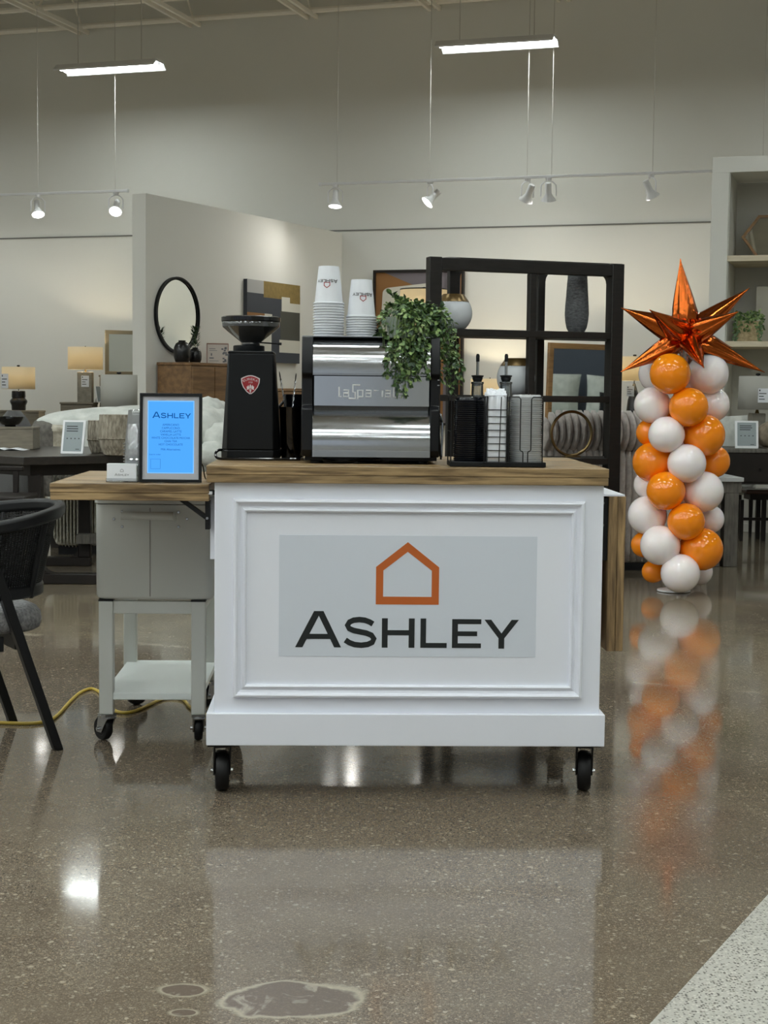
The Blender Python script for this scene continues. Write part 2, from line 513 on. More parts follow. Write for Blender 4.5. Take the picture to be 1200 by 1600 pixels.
def print_text(name, s, size, material, parent, fn, align='CENTER'):
    v, f = text_mesh(s, size, align)
    mb = MB()
    mb.add([fn(x, y, 0) for x, y, _ in v], f)
    return mb.build(name, material, parent, smooth=False)
# ------------------------------------------------------------------ room shell (its own axes: u along the back wall, v towards the camera)
Y0 = 4.40                                   # front of the coffee cart
W0, W1 = at(0, 600, 21.2), at(1108, 600, 18.0)
W0.z = W1.z = 0
U = (W1 - W0).normalized()
V = Vector((U.y, -U.x, 0))
O = hit(600, 600, W0, V); O.z = 0
ROOM = atan2(U.y, U.x)
def room(a, b, z=0.0):
    return O + U * a + V * b + Vector((0, 0, z))
RM = Matrix.Translation(O) @ Matrix.Rotation(ROOM, 4, 'Z')       # local x = u, local -y = v
def wallhit(px, py, b=0.0):
    return hit(px, py, O + V * b, V)
def ab(p):
    d = p - O
    return d.dot(U), d.dot(V)

# floor: polished concrete with exposed aggregate and two worn patches
def floor_material():
    m = bpy.data.materials.new('polished_concrete'); m.use_nodes = True
    nt = m.node_tree; L = nt.links.new
    b = nt.nodes['Principled BSDF']
    tc = nt.nodes.new('ShaderNodeTexCoord')
    def noise(s, det=5, dist=0.0):
        n = nt.nodes.new('ShaderNodeTexNoise'); n.inputs['Scale'].default_value = s
        n.inputs['Detail'].default_value = det; n.inputs['Distortion'].default_value = dist
        L(tc.outputs['Object'], n.inputs['Vector']); return n.outputs[0]
    def rng(x, a, c, d=0.0, e=1.0):
        r = nt.nodes.new('ShaderNodeMapRange'); r.inputs[1].default_value = a; r.inputs[2].default_value = c
        r.inputs[3].default_value = d; r.inputs[4].default_value = e; L(x, r.inputs[0]); return r.outputs[0]
    def mix(f, a, c):
        x = nt.nodes.new('ShaderNodeMix'); x.data_type = 'RGBA'
        if isinstance(f, float): x.inputs[0].default_value = f
        else: L(f, x.inputs[0])
        for i, q in ((6, a), (7, c)):
            if isinstance(q, tuple): x.inputs[i].default_value = q
            else: L(q, x.inputs[i])
        return x.outputs[2]
    def mul(a, c):
        q = nt.nodes.new('ShaderNodeMath'); q.operation = 'MULTIPLY'
        for i, k in ((0, a), (1, c)):
            if isinstance(k, float): q.inputs[i].default_value = k
            else: L(k, q.inputs[i])
        return q.outputs[0]
    base = mix(rng(noise(0.55, 6, 0.6), 0.36, 0.64), C(98, 88, 75), C(116, 106, 92))
    # the floor on the far side of the saw-cut joint is paler and yellower
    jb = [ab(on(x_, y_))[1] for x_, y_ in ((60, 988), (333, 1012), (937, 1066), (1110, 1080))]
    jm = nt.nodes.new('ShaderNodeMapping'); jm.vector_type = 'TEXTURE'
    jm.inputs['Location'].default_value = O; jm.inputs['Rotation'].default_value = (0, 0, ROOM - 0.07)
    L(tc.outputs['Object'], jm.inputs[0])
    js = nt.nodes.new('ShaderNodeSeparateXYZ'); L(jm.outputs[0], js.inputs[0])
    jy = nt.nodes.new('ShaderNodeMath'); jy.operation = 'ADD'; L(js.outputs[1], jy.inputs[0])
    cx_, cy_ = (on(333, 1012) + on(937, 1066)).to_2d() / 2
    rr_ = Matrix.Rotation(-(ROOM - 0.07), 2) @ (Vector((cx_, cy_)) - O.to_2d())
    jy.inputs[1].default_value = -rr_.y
    far_side = rng(jy.outputs[0], -0.01, 0.02)
    base = mix(mul(far_side, 0.75), base, mix(rng(noise(0.9, 6, 1.0), 0.38, 0.62), C(132, 121, 99), C(110, 101, 86)))
    line = nt.nodes.new('ShaderNodeMath'); line.operation = 'ABSOLUTE'; L(jy.outputs[0], line.inputs[0])
    base = mix(mul(mul(rng(line.outputs[0], 0.05, 0.01), rng(noise(3.2, 6), 0.42, 0.62)), 0.45), base, C(196, 188, 168))
    base = mix(mul(rng(noise(7, 6), 0.42, 0.66), 0.45), base, C(90, 79, 68))
    warp = nt.nodes.new('ShaderNodeTexNoise'); warp.inputs['Scale'].default_value = 130; warp.inputs['Detail'].default_value = 2
    L(tc.outputs['Object'], warp.inputs['Vector'])
    wv = nt.nodes.new('ShaderNodeVectorMath'); wv.operation = 'MULTIPLY_ADD'
    wv.inputs[1].default_value = (0.012, 0.012, 0.0)
    L(warp.outputs['Color'], wv.inputs[0]); L(tc.outputs['Object'], wv.inputs[2])
    dense = rng(noise(1.6, 5, 0.8), 0.35, 0.6, 0.45, 1.0)
    def chips(s, lo_, hi_, seed, colr, k, src):
        v = nt.nodes.new('ShaderNodeTexVoronoi'); v.inputs['Scale'].default_value = s
        mp = nt.nodes.new('ShaderNodeMapping'); mp.inputs['Location'].default_value = (seed, seed * 0.7, 0)
        L(wv.outputs[0], mp.inputs[0]); L(mp.outputs[0], v.inputs['Vector'])
        sep = nt.nodes.new('ShaderNodeSeparateColor'); L(v.outputs['Color'], sep.inputs[0])
        edge = rng(v.outputs['Distance'], 0.5, 0.3)
        return mix(mul(mul(mul(edge, rng(sep.outputs[0], lo_, hi_)), k), dense), src, colr)
    base = chips(330, 0.40, 0.60, 3.1, C(176, 164, 144), 0.62, base)
    base = chips(270, 0.45, 0.62, 8.3, C(62, 52, 43), 0.7, base)
    base = chips(180, 0.66, 0.76, 14.7, C(168, 148, 122), 0.65, base)
    base = chips(150, 0.74, 0.82, 25.7, C(70, 62, 54), 0.7, base)
    base = chips(110, 0.88, 0.94, 5.9, C(190, 180, 162), 0.65, base)
    base = chips(64, 0.97, 0.985, 9.9, C(190, 178, 158), 0.6, base)
    # worn spots of bare cement: positions and sizes on the floor, in metres
    wob = noise(9, 4)
    for cx, cy, rx, ry, wd in ((-0.075, 2.905, 0.135, 0.085, 0.0), (-0.283, 2.95, 0.046, 0.030, 0.18), (-0.275, 2.84, 0.022, 0.014, 0.3)):
        mp = nt.nodes.new('ShaderNodeMapping'); mp.vector_type = 'TEXTURE'
        mp.inputs['Location'].default_value = (cx, cy, 0); mp.inputs['Scale'].default_value = (rx, ry, 1)
        L(tc.outputs['Object'], mp.inputs[0])
        ln = nt.nodes.new('ShaderNodeVectorMath'); ln.operation = 'LENGTH'; L(mp.outputs[0], ln.inputs[0])
        ad = nt.nodes.new('ShaderNodeMath'); ad.operation = 'MULTIPLY_ADD'; ad.inputs[1].default_value = 0.9
        L(wob, ad.inputs[0]); L(ln.outputs['Value'], ad.inputs[2])
        rim = mul(mul(rng(ad.outputs[0], 1.56 + wd, 1.46), rng(ad.outputs[0], 1.36, 1.44)), 0.8)
        ins = rng(ad.outputs[0], 1.43, 1.40)
        patch = mix(rng(noise(14, 5, 1.5), 0.56, 0.66), C(100, 89, 80), C(152, 143, 130))
        base = mix(mul(ins, 0.85), base, patch)
        base = mix(rim, base, C(166, 158, 140))
    L(base, b.inputs['Base Color'])
    L(rng(noise(1.3, 6), 0.3, 0.7, 0.05, 0.13), b.inputs['Roughness'])
    b.inputs['Specular IOR Level'].default_value = 0.36
    b.inputs['Coat Weight'].default_value = 0.0
    b.inputs['Coat Roughness'].default_value = 0.06
    bp = nt.nodes.new('ShaderNodeBump'); bp.inputs['Strength'].default_value = 0.04; bp.inputs['Distance'].default_value = 0.01
    L(noise(3.0, 2), bp.inputs['Height']); L(bp.outputs[0], b.inputs['Normal'])
    return m
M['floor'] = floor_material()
def terrazzo_material():
    m = bpy.data.materials.new('pale_terrazzo'); m.use_nodes = True
    nt = m.node_tree; L = nt.links.new
    b = nt.nodes['Principled BSDF']
    tc = nt.nodes.new('ShaderNodeTexCoord')
    v = nt.nodes.new('ShaderNodeTexVoronoi'); v.inputs['Scale'].default_value = 170
    L(tc.outputs['Object'], v.inputs['Vector'])
    sep = nt.nodes.new('ShaderNodeSeparateColor'); L(v.outputs['Color'], sep.inputs[0])
    r = nt.nodes.new('ShaderNodeValToRGB')
    r.color_ramp.interpolation = 'CONSTANT'
    cols = [(0.0, C(178, 176, 167)), (0.30, C(160, 158, 148)), (0.45, C(198, 195, 185)), (0.62, C(122, 118, 108)), (0.80, C(74, 71, 64))]
    r.color_ramp.elements[0].color = cols[0][1]
    r.color_ramp.elements[1].position, r.color_ramp.elements[1].color = cols[1]
    for p, c in cols[2:]:
        e = r.color_ramp.elements.new(p); e.color = c
    L(sep.outputs[0], r.inputs[0])
    d = nt.nodes.new('ShaderNodeMapRange'); d.inputs[1].default_value, d.inputs[2].default_value = 0.55, 0.4
    L(v.outputs['Distance'], d.inputs[0])
    x = nt.nodes.new('ShaderNodeMix'); x.data_type = 'RGBA'; x.inputs[6].default_value = C(176, 174, 165)
    L(d.outputs[0], x.inputs[0]); L(r.outputs[0], x.inputs[7]); L(x.outputs[2], b.inputs['Base Color'])
    b.inputs['Roughness'].default_value = 0.35
    return m
M['terrazzo'] = terrazzo_material()
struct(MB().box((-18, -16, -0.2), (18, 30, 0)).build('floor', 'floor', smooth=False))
T0, T1 = on(1200, 1400), on(1018, 1600)
td = (T0 - T1).normalized(); tn = Vector((td.y, -td.x, 0))
q = [T1 - td * 3, T0 + td * 1.6, T0 + td * 1.6 + tn * 2.2, T1 - td * 3 + tn * 2.2]
struct(MB().hexa([(p.x, p.y, 0.0) for p in q], [(p.x, p.y, 0.004) for p in q]).build('floor_terrazzo', 'terrazzo', smooth=False))

def room_box(name, a0, a1, b0, b1, z0, z1, material, parent=None, bevel=0.0):
    return MB(mtx=RM).box((a0, -b1, z0), (a1, -b0, z1)).build(name, material, parent, bevel, smooth=False)
struct(room_box('wall_back', -15, 15, -0.3, 0.0, 0, 7.2, 'wall_low'))
struct(room_box('wall_back_lower', -15, 15, 0.0, 0.012, 0, 3.22, 'wall_low'))
struct(room_box('trim_1', -15, 15, 0.0, 0.018, 3.22, 3.238, 'seam'))
struct(room_box('wall_left', -15.3, -15, -0.3, 26.8, 0, 7.2, 'wall'))
struct(room_box('wall_right', 15, 15.3, -0.3, 26.8, 0, 7.2, 'wall'))
FRONT = 26.5
struct(room_box('wall_front', -15.3, 15.3, FRONT, FRONT + 0.3, 3.3, 7.2, 'wall'))
struct(room_box('wall_front_sill', -15.3, 15.3, FRONT, FRONT + 0.3, 0, 0.35, 'wall'))
NWIN = 6
for i in range(NWIN + 1):
    a = -9.6 + 3.2 * i
    w0, w1 = (a - 0.12, a + 0.12) if 0 < i < NWIN else ((-15.3, a + 0.12) if i == 0 else (a - 0.12, 15.3))
    struct(room_box('wall_front_pier', w0, w1, FRONT, FRONT + 0.3, 0.35, 3.3, 'wall'))
for i in range(NWIN):          # unseen glowing windows added behind the camera to light the cart front
    a = -9.6 + 3.2 * i
    wn = struct(sub('window_%d' % (i + 1), None))
    room_box('fill_pane', a + 0.12, a + 3.08, FRONT + 0.12, FRONT + 0.14, 0.35, 3.3, 'front_fill', wn)
    for (x0, x1, z0, z1) in ((a + 0.12, a + 3.08, 0.35, 0.42), (a + 0.12, a + 3.08, 3.23, 3.3), (a + 0.12, a + 0.19, 0.42, 3.23), (a + 3.01, a + 3.08, 0.42, 3.23), (a + 1.57, a + 1.63, 0.42, 3.23)):
        room_box('window_frame', x0, x1, FRONT + 0.02, FRONT + 0.11, z0, z1, 'black_metal', wn)
struct(room_box('ceiling', -15.3, 15.3, -0.3, 26.8, 6.62, 6.9, 'deck'))
struct(room_box('baseboard_back', -15, 15, 0.012, 0.03, 0, 0.12, 'wall_low'))

# open-web joists run towards the camera, bridging rods run along the wall
def joist(a):
    t = struct(sub('ceiling_joist', None)); t.location = (0, 0, 0)
    for da in (-0.062, 0.062):
        MB(mtx=RM).box((a + da - 0.018, -17.5, 5.86), (a + da + 0.018, 0.0, 5.91)).build('bottom_chord', 'steel_paint', t, smooth=False)
    for da in (-0.062, 0.062):
        MB(mtx=RM).box((a + da - 0.018, -17.5, 6.55), (a + da + 0.018, 0.0, 6.61)).build('top_chord', 'steel_paint', t, smooth=False)
    w = MB(mtx=RM)
    n = 29
    for i in range(n):
        b0, b1 = 17.4 * i / n, 17.4 * (i + 1) / n
        z0, z1 = (5.89, 6.58) if i % 2 == 0 else (6.58, 5.89)
        w.cone((a, -b0, z0), (a, -b1, z1), 0.014, seg=6)
    w.build('web_rod', 'steel_paint', t)['kind'] = 'stuff'
for a in (-8.8, -7.3, -5.75, -4.2, -2.6, -1.0, 0.6, 2.2, 3.8, 5.4, 7.0):
    joist(a)
for i, (b, z) in enumerate(((0.16, 5.93), (0.6, 6.2), (1.15, 5.93), (2.5, 5.93), (2.5, 6.5), (5.0, 5.93), (7.5, 5.93), (10.0, 5.93))):
    tag(MB(mtx=RM).cone((-9.5, -b, z), (7.6, -b, z), 0.036 if i in (0, 2) else 0.026, seg=8).build('bridging_rod', 'steel_paint'),
        ['thin ceiling rod closest to the back wall under the joists', 'thin ceiling rod high between the joist webs', 'second ceiling rod out from the back wall', 'third ceiling rod out from the back wall',
         'ceiling rod at deck height', 'ceiling rod over the dressers', 'ceiling rod over the beds', 'ceiling rod over the shelves'][i], 'rod', 'ceiling bridging rods')['kind'] = 'structure'

# ------------------------------------------------------------------ ceiling fixtures (the lights of the place, with extra rows added out of view)
def make_fixture(p, label, group):
    t = thing('high_bay_light', label, 'light', (p.x, p.y, 0), ROOM, group)
    z = 5.0
    L2, w = 0.66, 0.17
    prof = [(-w, 0.0), (-w, 0.02), (-0.10, 0.085), (0.10, 0.085), (w, 0.02), (w, 0.0), (0.095, 0.06), (-0.095, 0.06)]
    MB().loft([[(x, y, z + h) for y, h in prof] for x in (-L2, L2)]).build('housing', 'white_metal', t, smooth=False)
    for y in (-0.075, 0.075):
        MB().cbox((0, y, z + 0.035), (2 * L2 - 0.06, 0.085, 0.024)).build('lamp_tube', 'tube', t, smooth=False)
    MB().cbox((0, 0, z + 0.05), (2 * L2 - 0.02, 0.03, 0.05)).build('spine', 'white_metal', t, smooth=False)
    for x in (-0.42, 0.42):
        MB().cone((x, 0, z + 0.08), (x, 0, 5.87), 0.006, seg=6).build('hanger_cable', 'cable', t)
    return t
first = None
FIX = []
ROWS = [(1.66, 4.74), (6.5, 4.74), (9.9, 4.74)] + [(12.2 + 2.3 * k, 2.37) for k in range(6)]   # closer rows added out of view to light the cart front
for j, (b, gap) in enumerate(ROWS):
    for i in (range(-2, 4) if gap > 4 else range(-4, 6)):
        a = -2.95 + gap * i
        if j == 0 and i in (0, 1):
            lab = 'linear ceiling light over the dresser wall, hanging before the round mirror' if i == 0 else 'linear ceiling light hanging over the black shelving unit'
        else:
            lab = 'white linear high bay light added out of view over the sales floor'
        g = 'linear ceiling lights'
        p = room(a, b)
        if first is None:
            first = make_fixture(p, lab, g); o = first
        else:
            o = copy_tree(first); o.location = (p.x, p.y, 0); o['label'] = lab

# ------------------------------------------------------------------ track lights
def track(p0, p1, cables, label):
    a0, b0 = ab(p0); a1, b1 = ab(p1)
    z = 3.6
    c = room(a0, b0, 0)
    t = thing('light_track', label, 'track', (c.x, c.y, 0), ROOM)
    L = a1 - a0
    MB().box((0, -0.018, z), (L, 0.018, z + 0.03)).build('rail', 'white_metal', t, 0.003)
    for ca in cables:
        MB().cone((ca - a0, 0, z + 0.03), (ca - a0, 0, 5.86), 0.0045, seg=6).build('hanger_cable', 'cable', t)
    MB().cbox((0.0 if a0 > -2 else L, 0, z + 0.015), (0.04, 0.044, 0.036)).build('end_cap', 'white_metal', t, 0.003)
    return t
aw = lambda px, py: ab(wallhit(px, py, 1.4))[0]
track(room(-8.0, 1.4), room(aw(198, 301), 1.4), [aw(59, 250), aw(180, 250), -6.5], 'white light track ending beside the partition edge')
track(room(aw(501, 292), 1.4), room(6.5, 1.4), [aw(527, 250), aw(672, 200), aw(824, 250), aw(862, 250), aw(1020, 250), aw(1192, 250)], 'long white light track running past the black shelving unit')
def spotlight(px, label, tilt, turn, on_):
    a = aw(px, 300)
    p = room(a, 1.4)
    t = thing('track_spotlight', label, 'spotlight', (p.x, p.y, 3.6), ROOM + turn, 'track spotlights')
    MB().cone((0, 0, -0.03), (0, 0, 0.0), 0.03, 0.035, 14).build('adapter', 'white_metal', t)
    # gimbal yoke
    MB().tube([(-0.006, 0, -0.03), (-0.05, 0, -0.045), (-0.085, 0, -0.08), (-0.085, 0, -0.2)], 0.008, 6).build('yoke', 'white_metal', t)
    MB().tube([(0.006, 0, -0.03), (0.05, 0, -0.045), (0.085, 0, -0.08), (0.085, 0, -0.2)], 0.008, 6).build('yoke', 'white_metal', t)
    R = Matrix.Translation((0, 0, -0.2)) @ Matrix.Rotation(tilt, 4, 'X')
    MB(mtx=R).lathe([(0.03, 0.15), (0.036, 0.14), (0.036, 0.03), (0.05, 0.0), (0.078, -0.035), (0.082, -0.05), (0.076, -0.05), (0.06, -0.03)], 20, cap=True).build('lamp_head', 'white_metal', t, angle=50)
    MB(mtx=R).cone((0, 0, -0.048), (0, 0, -0.04), 0.074, 0.074, 20).build('lens', 'spot_lens' if on_ else 'lens_off', t)
    return p
SPOTS = [(59, 'track spotlight hanging over the lamps, lit, farther from the partition edge', -0.5, 0.7, True),
         (181, 'track spotlight next to the partition edge, its face lit', -0.75, 0.3, True),
         (524, 'track spotlight at the near end of the long track, pointing straight down', -0.2, 0.1, True),
         (672, 'track spotlight with lit lens turned sideways, second on the long track', -0.8, -0.9, True),
         (824, 'white track spotlight tilted away, one of the close pair over the shelving unit', 0.6, 0.9, False),
         (857, 'white track spotlight pointing down the wall, beside its close twin', 0.35, 0.1, False),
         (1017, 'white track spotlight tilted away beside the bookcase stile', 0.55, -0.8, False),
         (1189, 'white track spotlight hanging in front of the bookcase header', 0.5, -0.7, False)]
for s in SPOTS:
    spotlight(*s)
# their light falls on the lower part of the walls and the displays; beams without a head are added
for px, tgt in ((59, (-4.6, 0.0, 1.2)), (181, (-2.2, 1.6, 1.6)), (524, (-1.0, 2.0, 1.4)), (560, (-1.1, 3.2, 1.6)), (672, (0.6, 0.1, 1.6)), (840, (2.2, 0.1, 1.7)), (857, (1.2, 0.1, 1.6)), (1017, (3.6, 0.1, 1.7)), (1189, (4.4, 3.0, 1.5)), (-120, (-5.6, 0.0, 1.6))):
    a = aw(px, 300)
    light('track_beam', 'SPOT', room(a, 1.46, 3.30), SPOT_POWER, (1.0, 0.97, 0.9), room(*tgt), spot_size=radians(130), spot_blend=1.0, shadow_soft_size=0.06)

# ------------------------------------------------------------------ partition with the dresser
PA = at(228, 600, 15.92); PA.z = 0
PB = room(-0.57, 0.012)
PD = (PB - PA).normalized()                    # from the near edge to the back wall
PN = Vector((PD.y, -PD.x, 0))                  # face towards the camera side
PROT = atan2(PD.y, PD.x)
PM = Matrix.Translation(PA) @ Matrix.Rotation(PROT, 4, 'Z')      # local x along the face, local -y out of the face
PL = (PB - PA).length
struct(MB(mtx=PM).box((0, 0, 0), (PL + 0.02, 0.17, 3.2)).build('wall_partition', 'partition', None, 0.004, smooth=False))
def parthit(px, py, off=0.0):
    p = hit(px, py, PA + PN * off, PN)
    q = PM.inverted() @ p
    return q
PMI = PM.inverted()

# bookcase wall
q = on(1190, 832)
ca, cb = ab(q)
BC = cb                                        # b of the face
a_out = ab(wallhit(1112, 300, BC))[0]
a_in = ab(wallhit(1139, 300, BC))[0]
z_top = wallhit(1112, 246, BC).z
z_head = wallhit(1150, 269, BC).z
bk = sub('wall_bookcase', None); struct(bk)
bk.matrix_basis = RM
def bb(name, a0, a1, b0, b1, z0, z1, m='partition', bevel=0.003):
    return MB().box((a0, -b1, z0), (a1, -b0, z1)).build(name, m, bk, bevel, smooth=False)
DEP = 0.7
bb('stile', a_out, a_in, BC - DEP, BC, 0, z_head)
bb('header', a_out, 8.6, BC - DEP, BC, z_head, z_top)
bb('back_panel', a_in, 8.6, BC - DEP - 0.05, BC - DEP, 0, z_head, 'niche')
bb('kick_panel', a_in, 8.6, BC - 0.05, BC, 0, 0.72)
bb('baseboard', a_out - 0.012, 8.6, BC, BC + 0.014, 0, 0.075)
zs1 = wallhit(1150, 399, BC).z
zs2 = wallhit(1150, 533, BC).z
SHZ = []
for z in (zs1, zs2, 0.78):
    bb('shelf', a_in - 0.02, 8.6, BC - DEP, BC - 0.01, z - 0.05, z, 'wood_pale')
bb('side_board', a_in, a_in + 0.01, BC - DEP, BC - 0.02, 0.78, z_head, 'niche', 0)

# light over the cart comes from the extra rows of fixtures and the added panes
# ------------------------------------------------------------------ coffee cart
def casterp(parent, x, y, z_top, wheel_r, width, turn, plate, fork_mat='black_metal', ring=False):
    """swivel caster under z_top; local to its thing"""
    c = sub('caster', parent, (x, y, 0), turn)
    MB().cbox((0, 0, z_top - 0.004), (plate, plate, 0.008)).build('mount_plate', fork_mat, c)
    f = MB()
    off = 0.022
    for s in (-1, 1):
        x0 = s * (width / 2 + 0.004)
        f.hexa([(x0 - 0.0025, off - 0.014, wheel_r - 0.012), (x0 + 0.0025, off - 0.014, wheel_r - 0.012), (x0 + 0.0025, off + 0.014, wheel_r - 0.012), (x0 - 0.0025, off + 0.014, wheel_r - 0.012)],
               [(x0 - 0.0025, -0.026, z_top - 0.012), (x0 + 0.0025, -0.026, z_top - 0.012), (x0 + 0.0025, 0.026, z_top - 0.012), (x0 - 0.0025, 0.026, z_top - 0.012)])
    f.cbox((0, 0, z_top - 0.013), (width + 0.013, 0.056, 0.006))
    f.build('fork', fork_mat, c, 0.001)
    if ring:
        MB().lathe([(0.018, z_top - 0.016), (0.024, z_top - 0.013), (0.024, z_top - 0.006), (0.018, z_top - 0.003)], 16).build('swivel_ring', 'steel', c)
    w = width / 2
    R = Matrix.Translation((0, off, wheel_r)) @ Matrix.Rotation(pi / 2, 4, 'Y')
    MB(mtx=R).lathe([(wheel_r * 0.62, -w), (wheel_r * 0.9, -w), (wheel_r, -w * 0.55), (wheel_r, w * 0.55), (wheel_r * 0.9, w), (wheel_r * 0.62, w)], 28).build('tyre', 'rubber', c)
    MB(mtx=R).lathe([(0.012, -w - 0.001), (wheel_r * 0.5, -w * 0.8), (wheel_r * 0.62, -w - 0.0005), (wheel_r * 0.62, w + 0.0005), (wheel_r * 0.5, w * 0.8), (0.012, w + 0.001)], 20).build('hub', 'black_metal', c)
    MB(mtx=R).cone((0, 0, -w - 0.014), (0, 0, w + 0.014), 0.006, seg=8).build('axle_bolt', 'steel', c)
    return c

PXM = Y0 / FPX                                   # metres per pixel at the cart's front
tl, tr = at(322, 727, Y0), at(952, 733, Y0)
XL, XR = tl.x, tr.x
ZT = (tl.z + tr.z) / 2                           # worktop height
cart = thing('coffee_cart', 'white panelled coffee cart on black casters with brown plank worktop and house emblem', 'cart', ((XL + XR) / 2, Y0, 0))
CX = (XL + XR) / 2
hw = (XR - XL) / 2
DEPC = 0.80
# worktop: planks along the front, the front one doubled with a strip below
wt = sub('worktop', cart)
TH = 0.049
for i, (y0, y1) in enumerate(((0.0, 0.13), (0.131, 0.27), (0.271, 0.41), (0.411, 0.55), (0.551, 0.68), (0.681, DEPC))):
    MB().box((-hw, y0, ZT - TH * 0.54), (hw, y1, ZT + 0.0004 * ((i * 5) % 3))).build('plank', 'wood_top', wt, 0.0025)
MB().box((-hw + 0.001, 0.0015, ZT - TH), (hw - 0.001, 0.05, ZT - TH * 0.54)).build('edge_strip', 'wood_top', wt, 0.002)
for s in (-1, 1):
    MB().box((s * (hw - 0.026) - 0.025, 0.0515, ZT - TH), (s * (hw - 0.026) + 0.025, DEPC - 0.002, ZT - TH * 0.54)).build('edge_strip', 'wood_top', wt, 0.002)
# cabinet body
bl = at(335, 900, Y0 + 0.02).x - CX
br = at(941, 900, Y0 + 0.02).x - CX
zb = at(640, 1166, Y0).z
zs = at(640, 1116, Y0).z
MB().box((bl, 0.022, zb + 0.004), (br, DEPC - 0.03, ZT - TH)).build('body', 'cart_white', cart, 0.002)
# skirting board round the foot
sk = MB()
for (x0, x1, y0, y1) in ((at(322, 1140, Y0).x - CX, at(945, 1140, Y0).x - CX, 0.0, 0.0215), (at(322, 1140, Y0).x - CX, bl, 0.022, DEPC - 0.02), (br, at(945, 1140, Y0).x - CX, 0.022, DEPC - 0.02)):
    MB().box((x0, y0, zb), (x1, y1, zs)).build('skirting_board', 'cart_white', cart, 0.002)
# picture-frame moulding on the front
FY = 0.022
fx0, fz1 = at(365, 779, Y0 + FY).x - CX, at(640, 781, Y0 + FY).z
fx1, fz0 = at(914, 779, Y0 + FY).x - CX, at(640, 1090, Y0 + FY).z
PROFM = [(0.0, 0.0), (0.0, 0.010), (0.003, 0.017), (0.008, 0.019), (0.012, 0.016), (0.015, 0.009), (0.022, 0.005), (0.027, 0.006), (0.029, 0.011), (0.033, 0.013), (0.037, 0.010), (0.038, 0.0)]
corners = [(fx0, fz0, 1, 1), (fx1, fz0, -1, 1), (fx1, fz1, -1, -1), (fx0, fz1, 1, -1)]
for i in range(4):
    a, b = corners[i], corners[(i + 1) % 4]
    rings = [[(c[0] + c[2] * u, FY - w, c[1] + c[3] * u) for u, w in PROFM] for c in (a, b)]
    MB().loft(rings).build('moulding', 'cart_white', cart, angle=25)
# printed sheet with the emblem
sx0, sx1 = at(436, 930, Y0 + FY).x - CX, at(838, 930, Y0 + FY).x - CX
sz0, sz1 = at(640, 1026, Y0 + FY).z, at(640, 837, Y0 + FY).z
sheet = MB().box((sx0, FY - 0.0012, sz0), (sx1, FY, sz1)).build('sign_sheet', 'sheet', cart, smooth=False)
hx0, hx1 = at(587.5, 900, Y0 + FY).x - CX, at(686, 900, Y0 + FY).x - CX
hz0, hz1 = at(637, 944.5, Y0 + FY).z, at(637, 847, Y0 + FY).z
hw_, hh_, hc = hx1 - hx0, hz1 - hz0, (hx0 + hx1) / 2
house_sign('house_emblem', sheet, 'orange_ink', lambda u, v, w: (hc + u * hw_, FY - 0.0013 - w, hz0 + v * hh_), 0.0006)
wx0, wx1 = at(461, 1010, Y0 + FY).x - CX, at(810, 1010, Y0 + FY).x - CX
wz = at(640, 1012, Y0 + FY).z
ws = wx1 - wx0
word_sign(sheet, 'black_ink', lambda u, v, w: (wx0 + u * ws, FY - 0.0013 - w, wz + v * ws), 0.0006)
# casters
for px, tn_ in ((347, 0.12), (912, -0.12)):
    p = on(px, 1237)
    casterp(cart, p.x - CX, p.y - Y0 - 0.0, zb, 0.0595, 0.038, tn_, 0.09)
for px, tn_ in ((347, 0.3), (912, -0.2)):
    p = on(px, 1237)
    casterp(cart, p.x - CX, DEPC - 0.14, zb, 0.0595, 0.038, tn_, 0.09)
# hanging leaf on the far side
YLF = Y0 + 0.06
lx0, lx1 = at(949.5, 900, YLF).x - CX, at(975.5, 900, YLF).x - CX
lz1, lz0 = at(960, 776, YLF).z, at(960, 1018, YLF).z
leaf = sub('hanging_leaf', cart)
lm = lx0 + (lx1 - lx0) * 0.52
MB().box((lx0, 0.06, lz0), (lm, DEPC - 0.06, lz1)).build('plank', 'wood_end', leaf, 0.002)
MB().box((lm + 0.0008, 0.06, lz0 + 0.0008), (lx1, DEPC - 0.06, lz1 + 0.0008)).build('plank', 'wood_end', leaf, 0.002)
MB().box((br, 0.075, lz1 - 0.19), (lx0, 0.10, lz1 - 0.005)).build('hinge_bracket', 'black_metal', cart, 0.001)
MB().box((br, DEPC - 0.12, lz1 - 0.19), (lx0, DEPC - 0.095, lz1 - 0.005)).build('hinge_bracket', 'black_metal', cart, 0.001)
MB().box((br, 0.06, lz1 + 0.001), (lx1 - 0.004, DEPC - 0.06, lz1 + 0.006)).build('hinge_strip', 'cart_white', cart)
for z in (0.02, 0.085):
    MB().cone((br + 0.006, 0.0745, lz1 - z), (br + 0.006, 0.071, lz1 - z), 0.005, seg=10).build('screw', 'steel', cart)
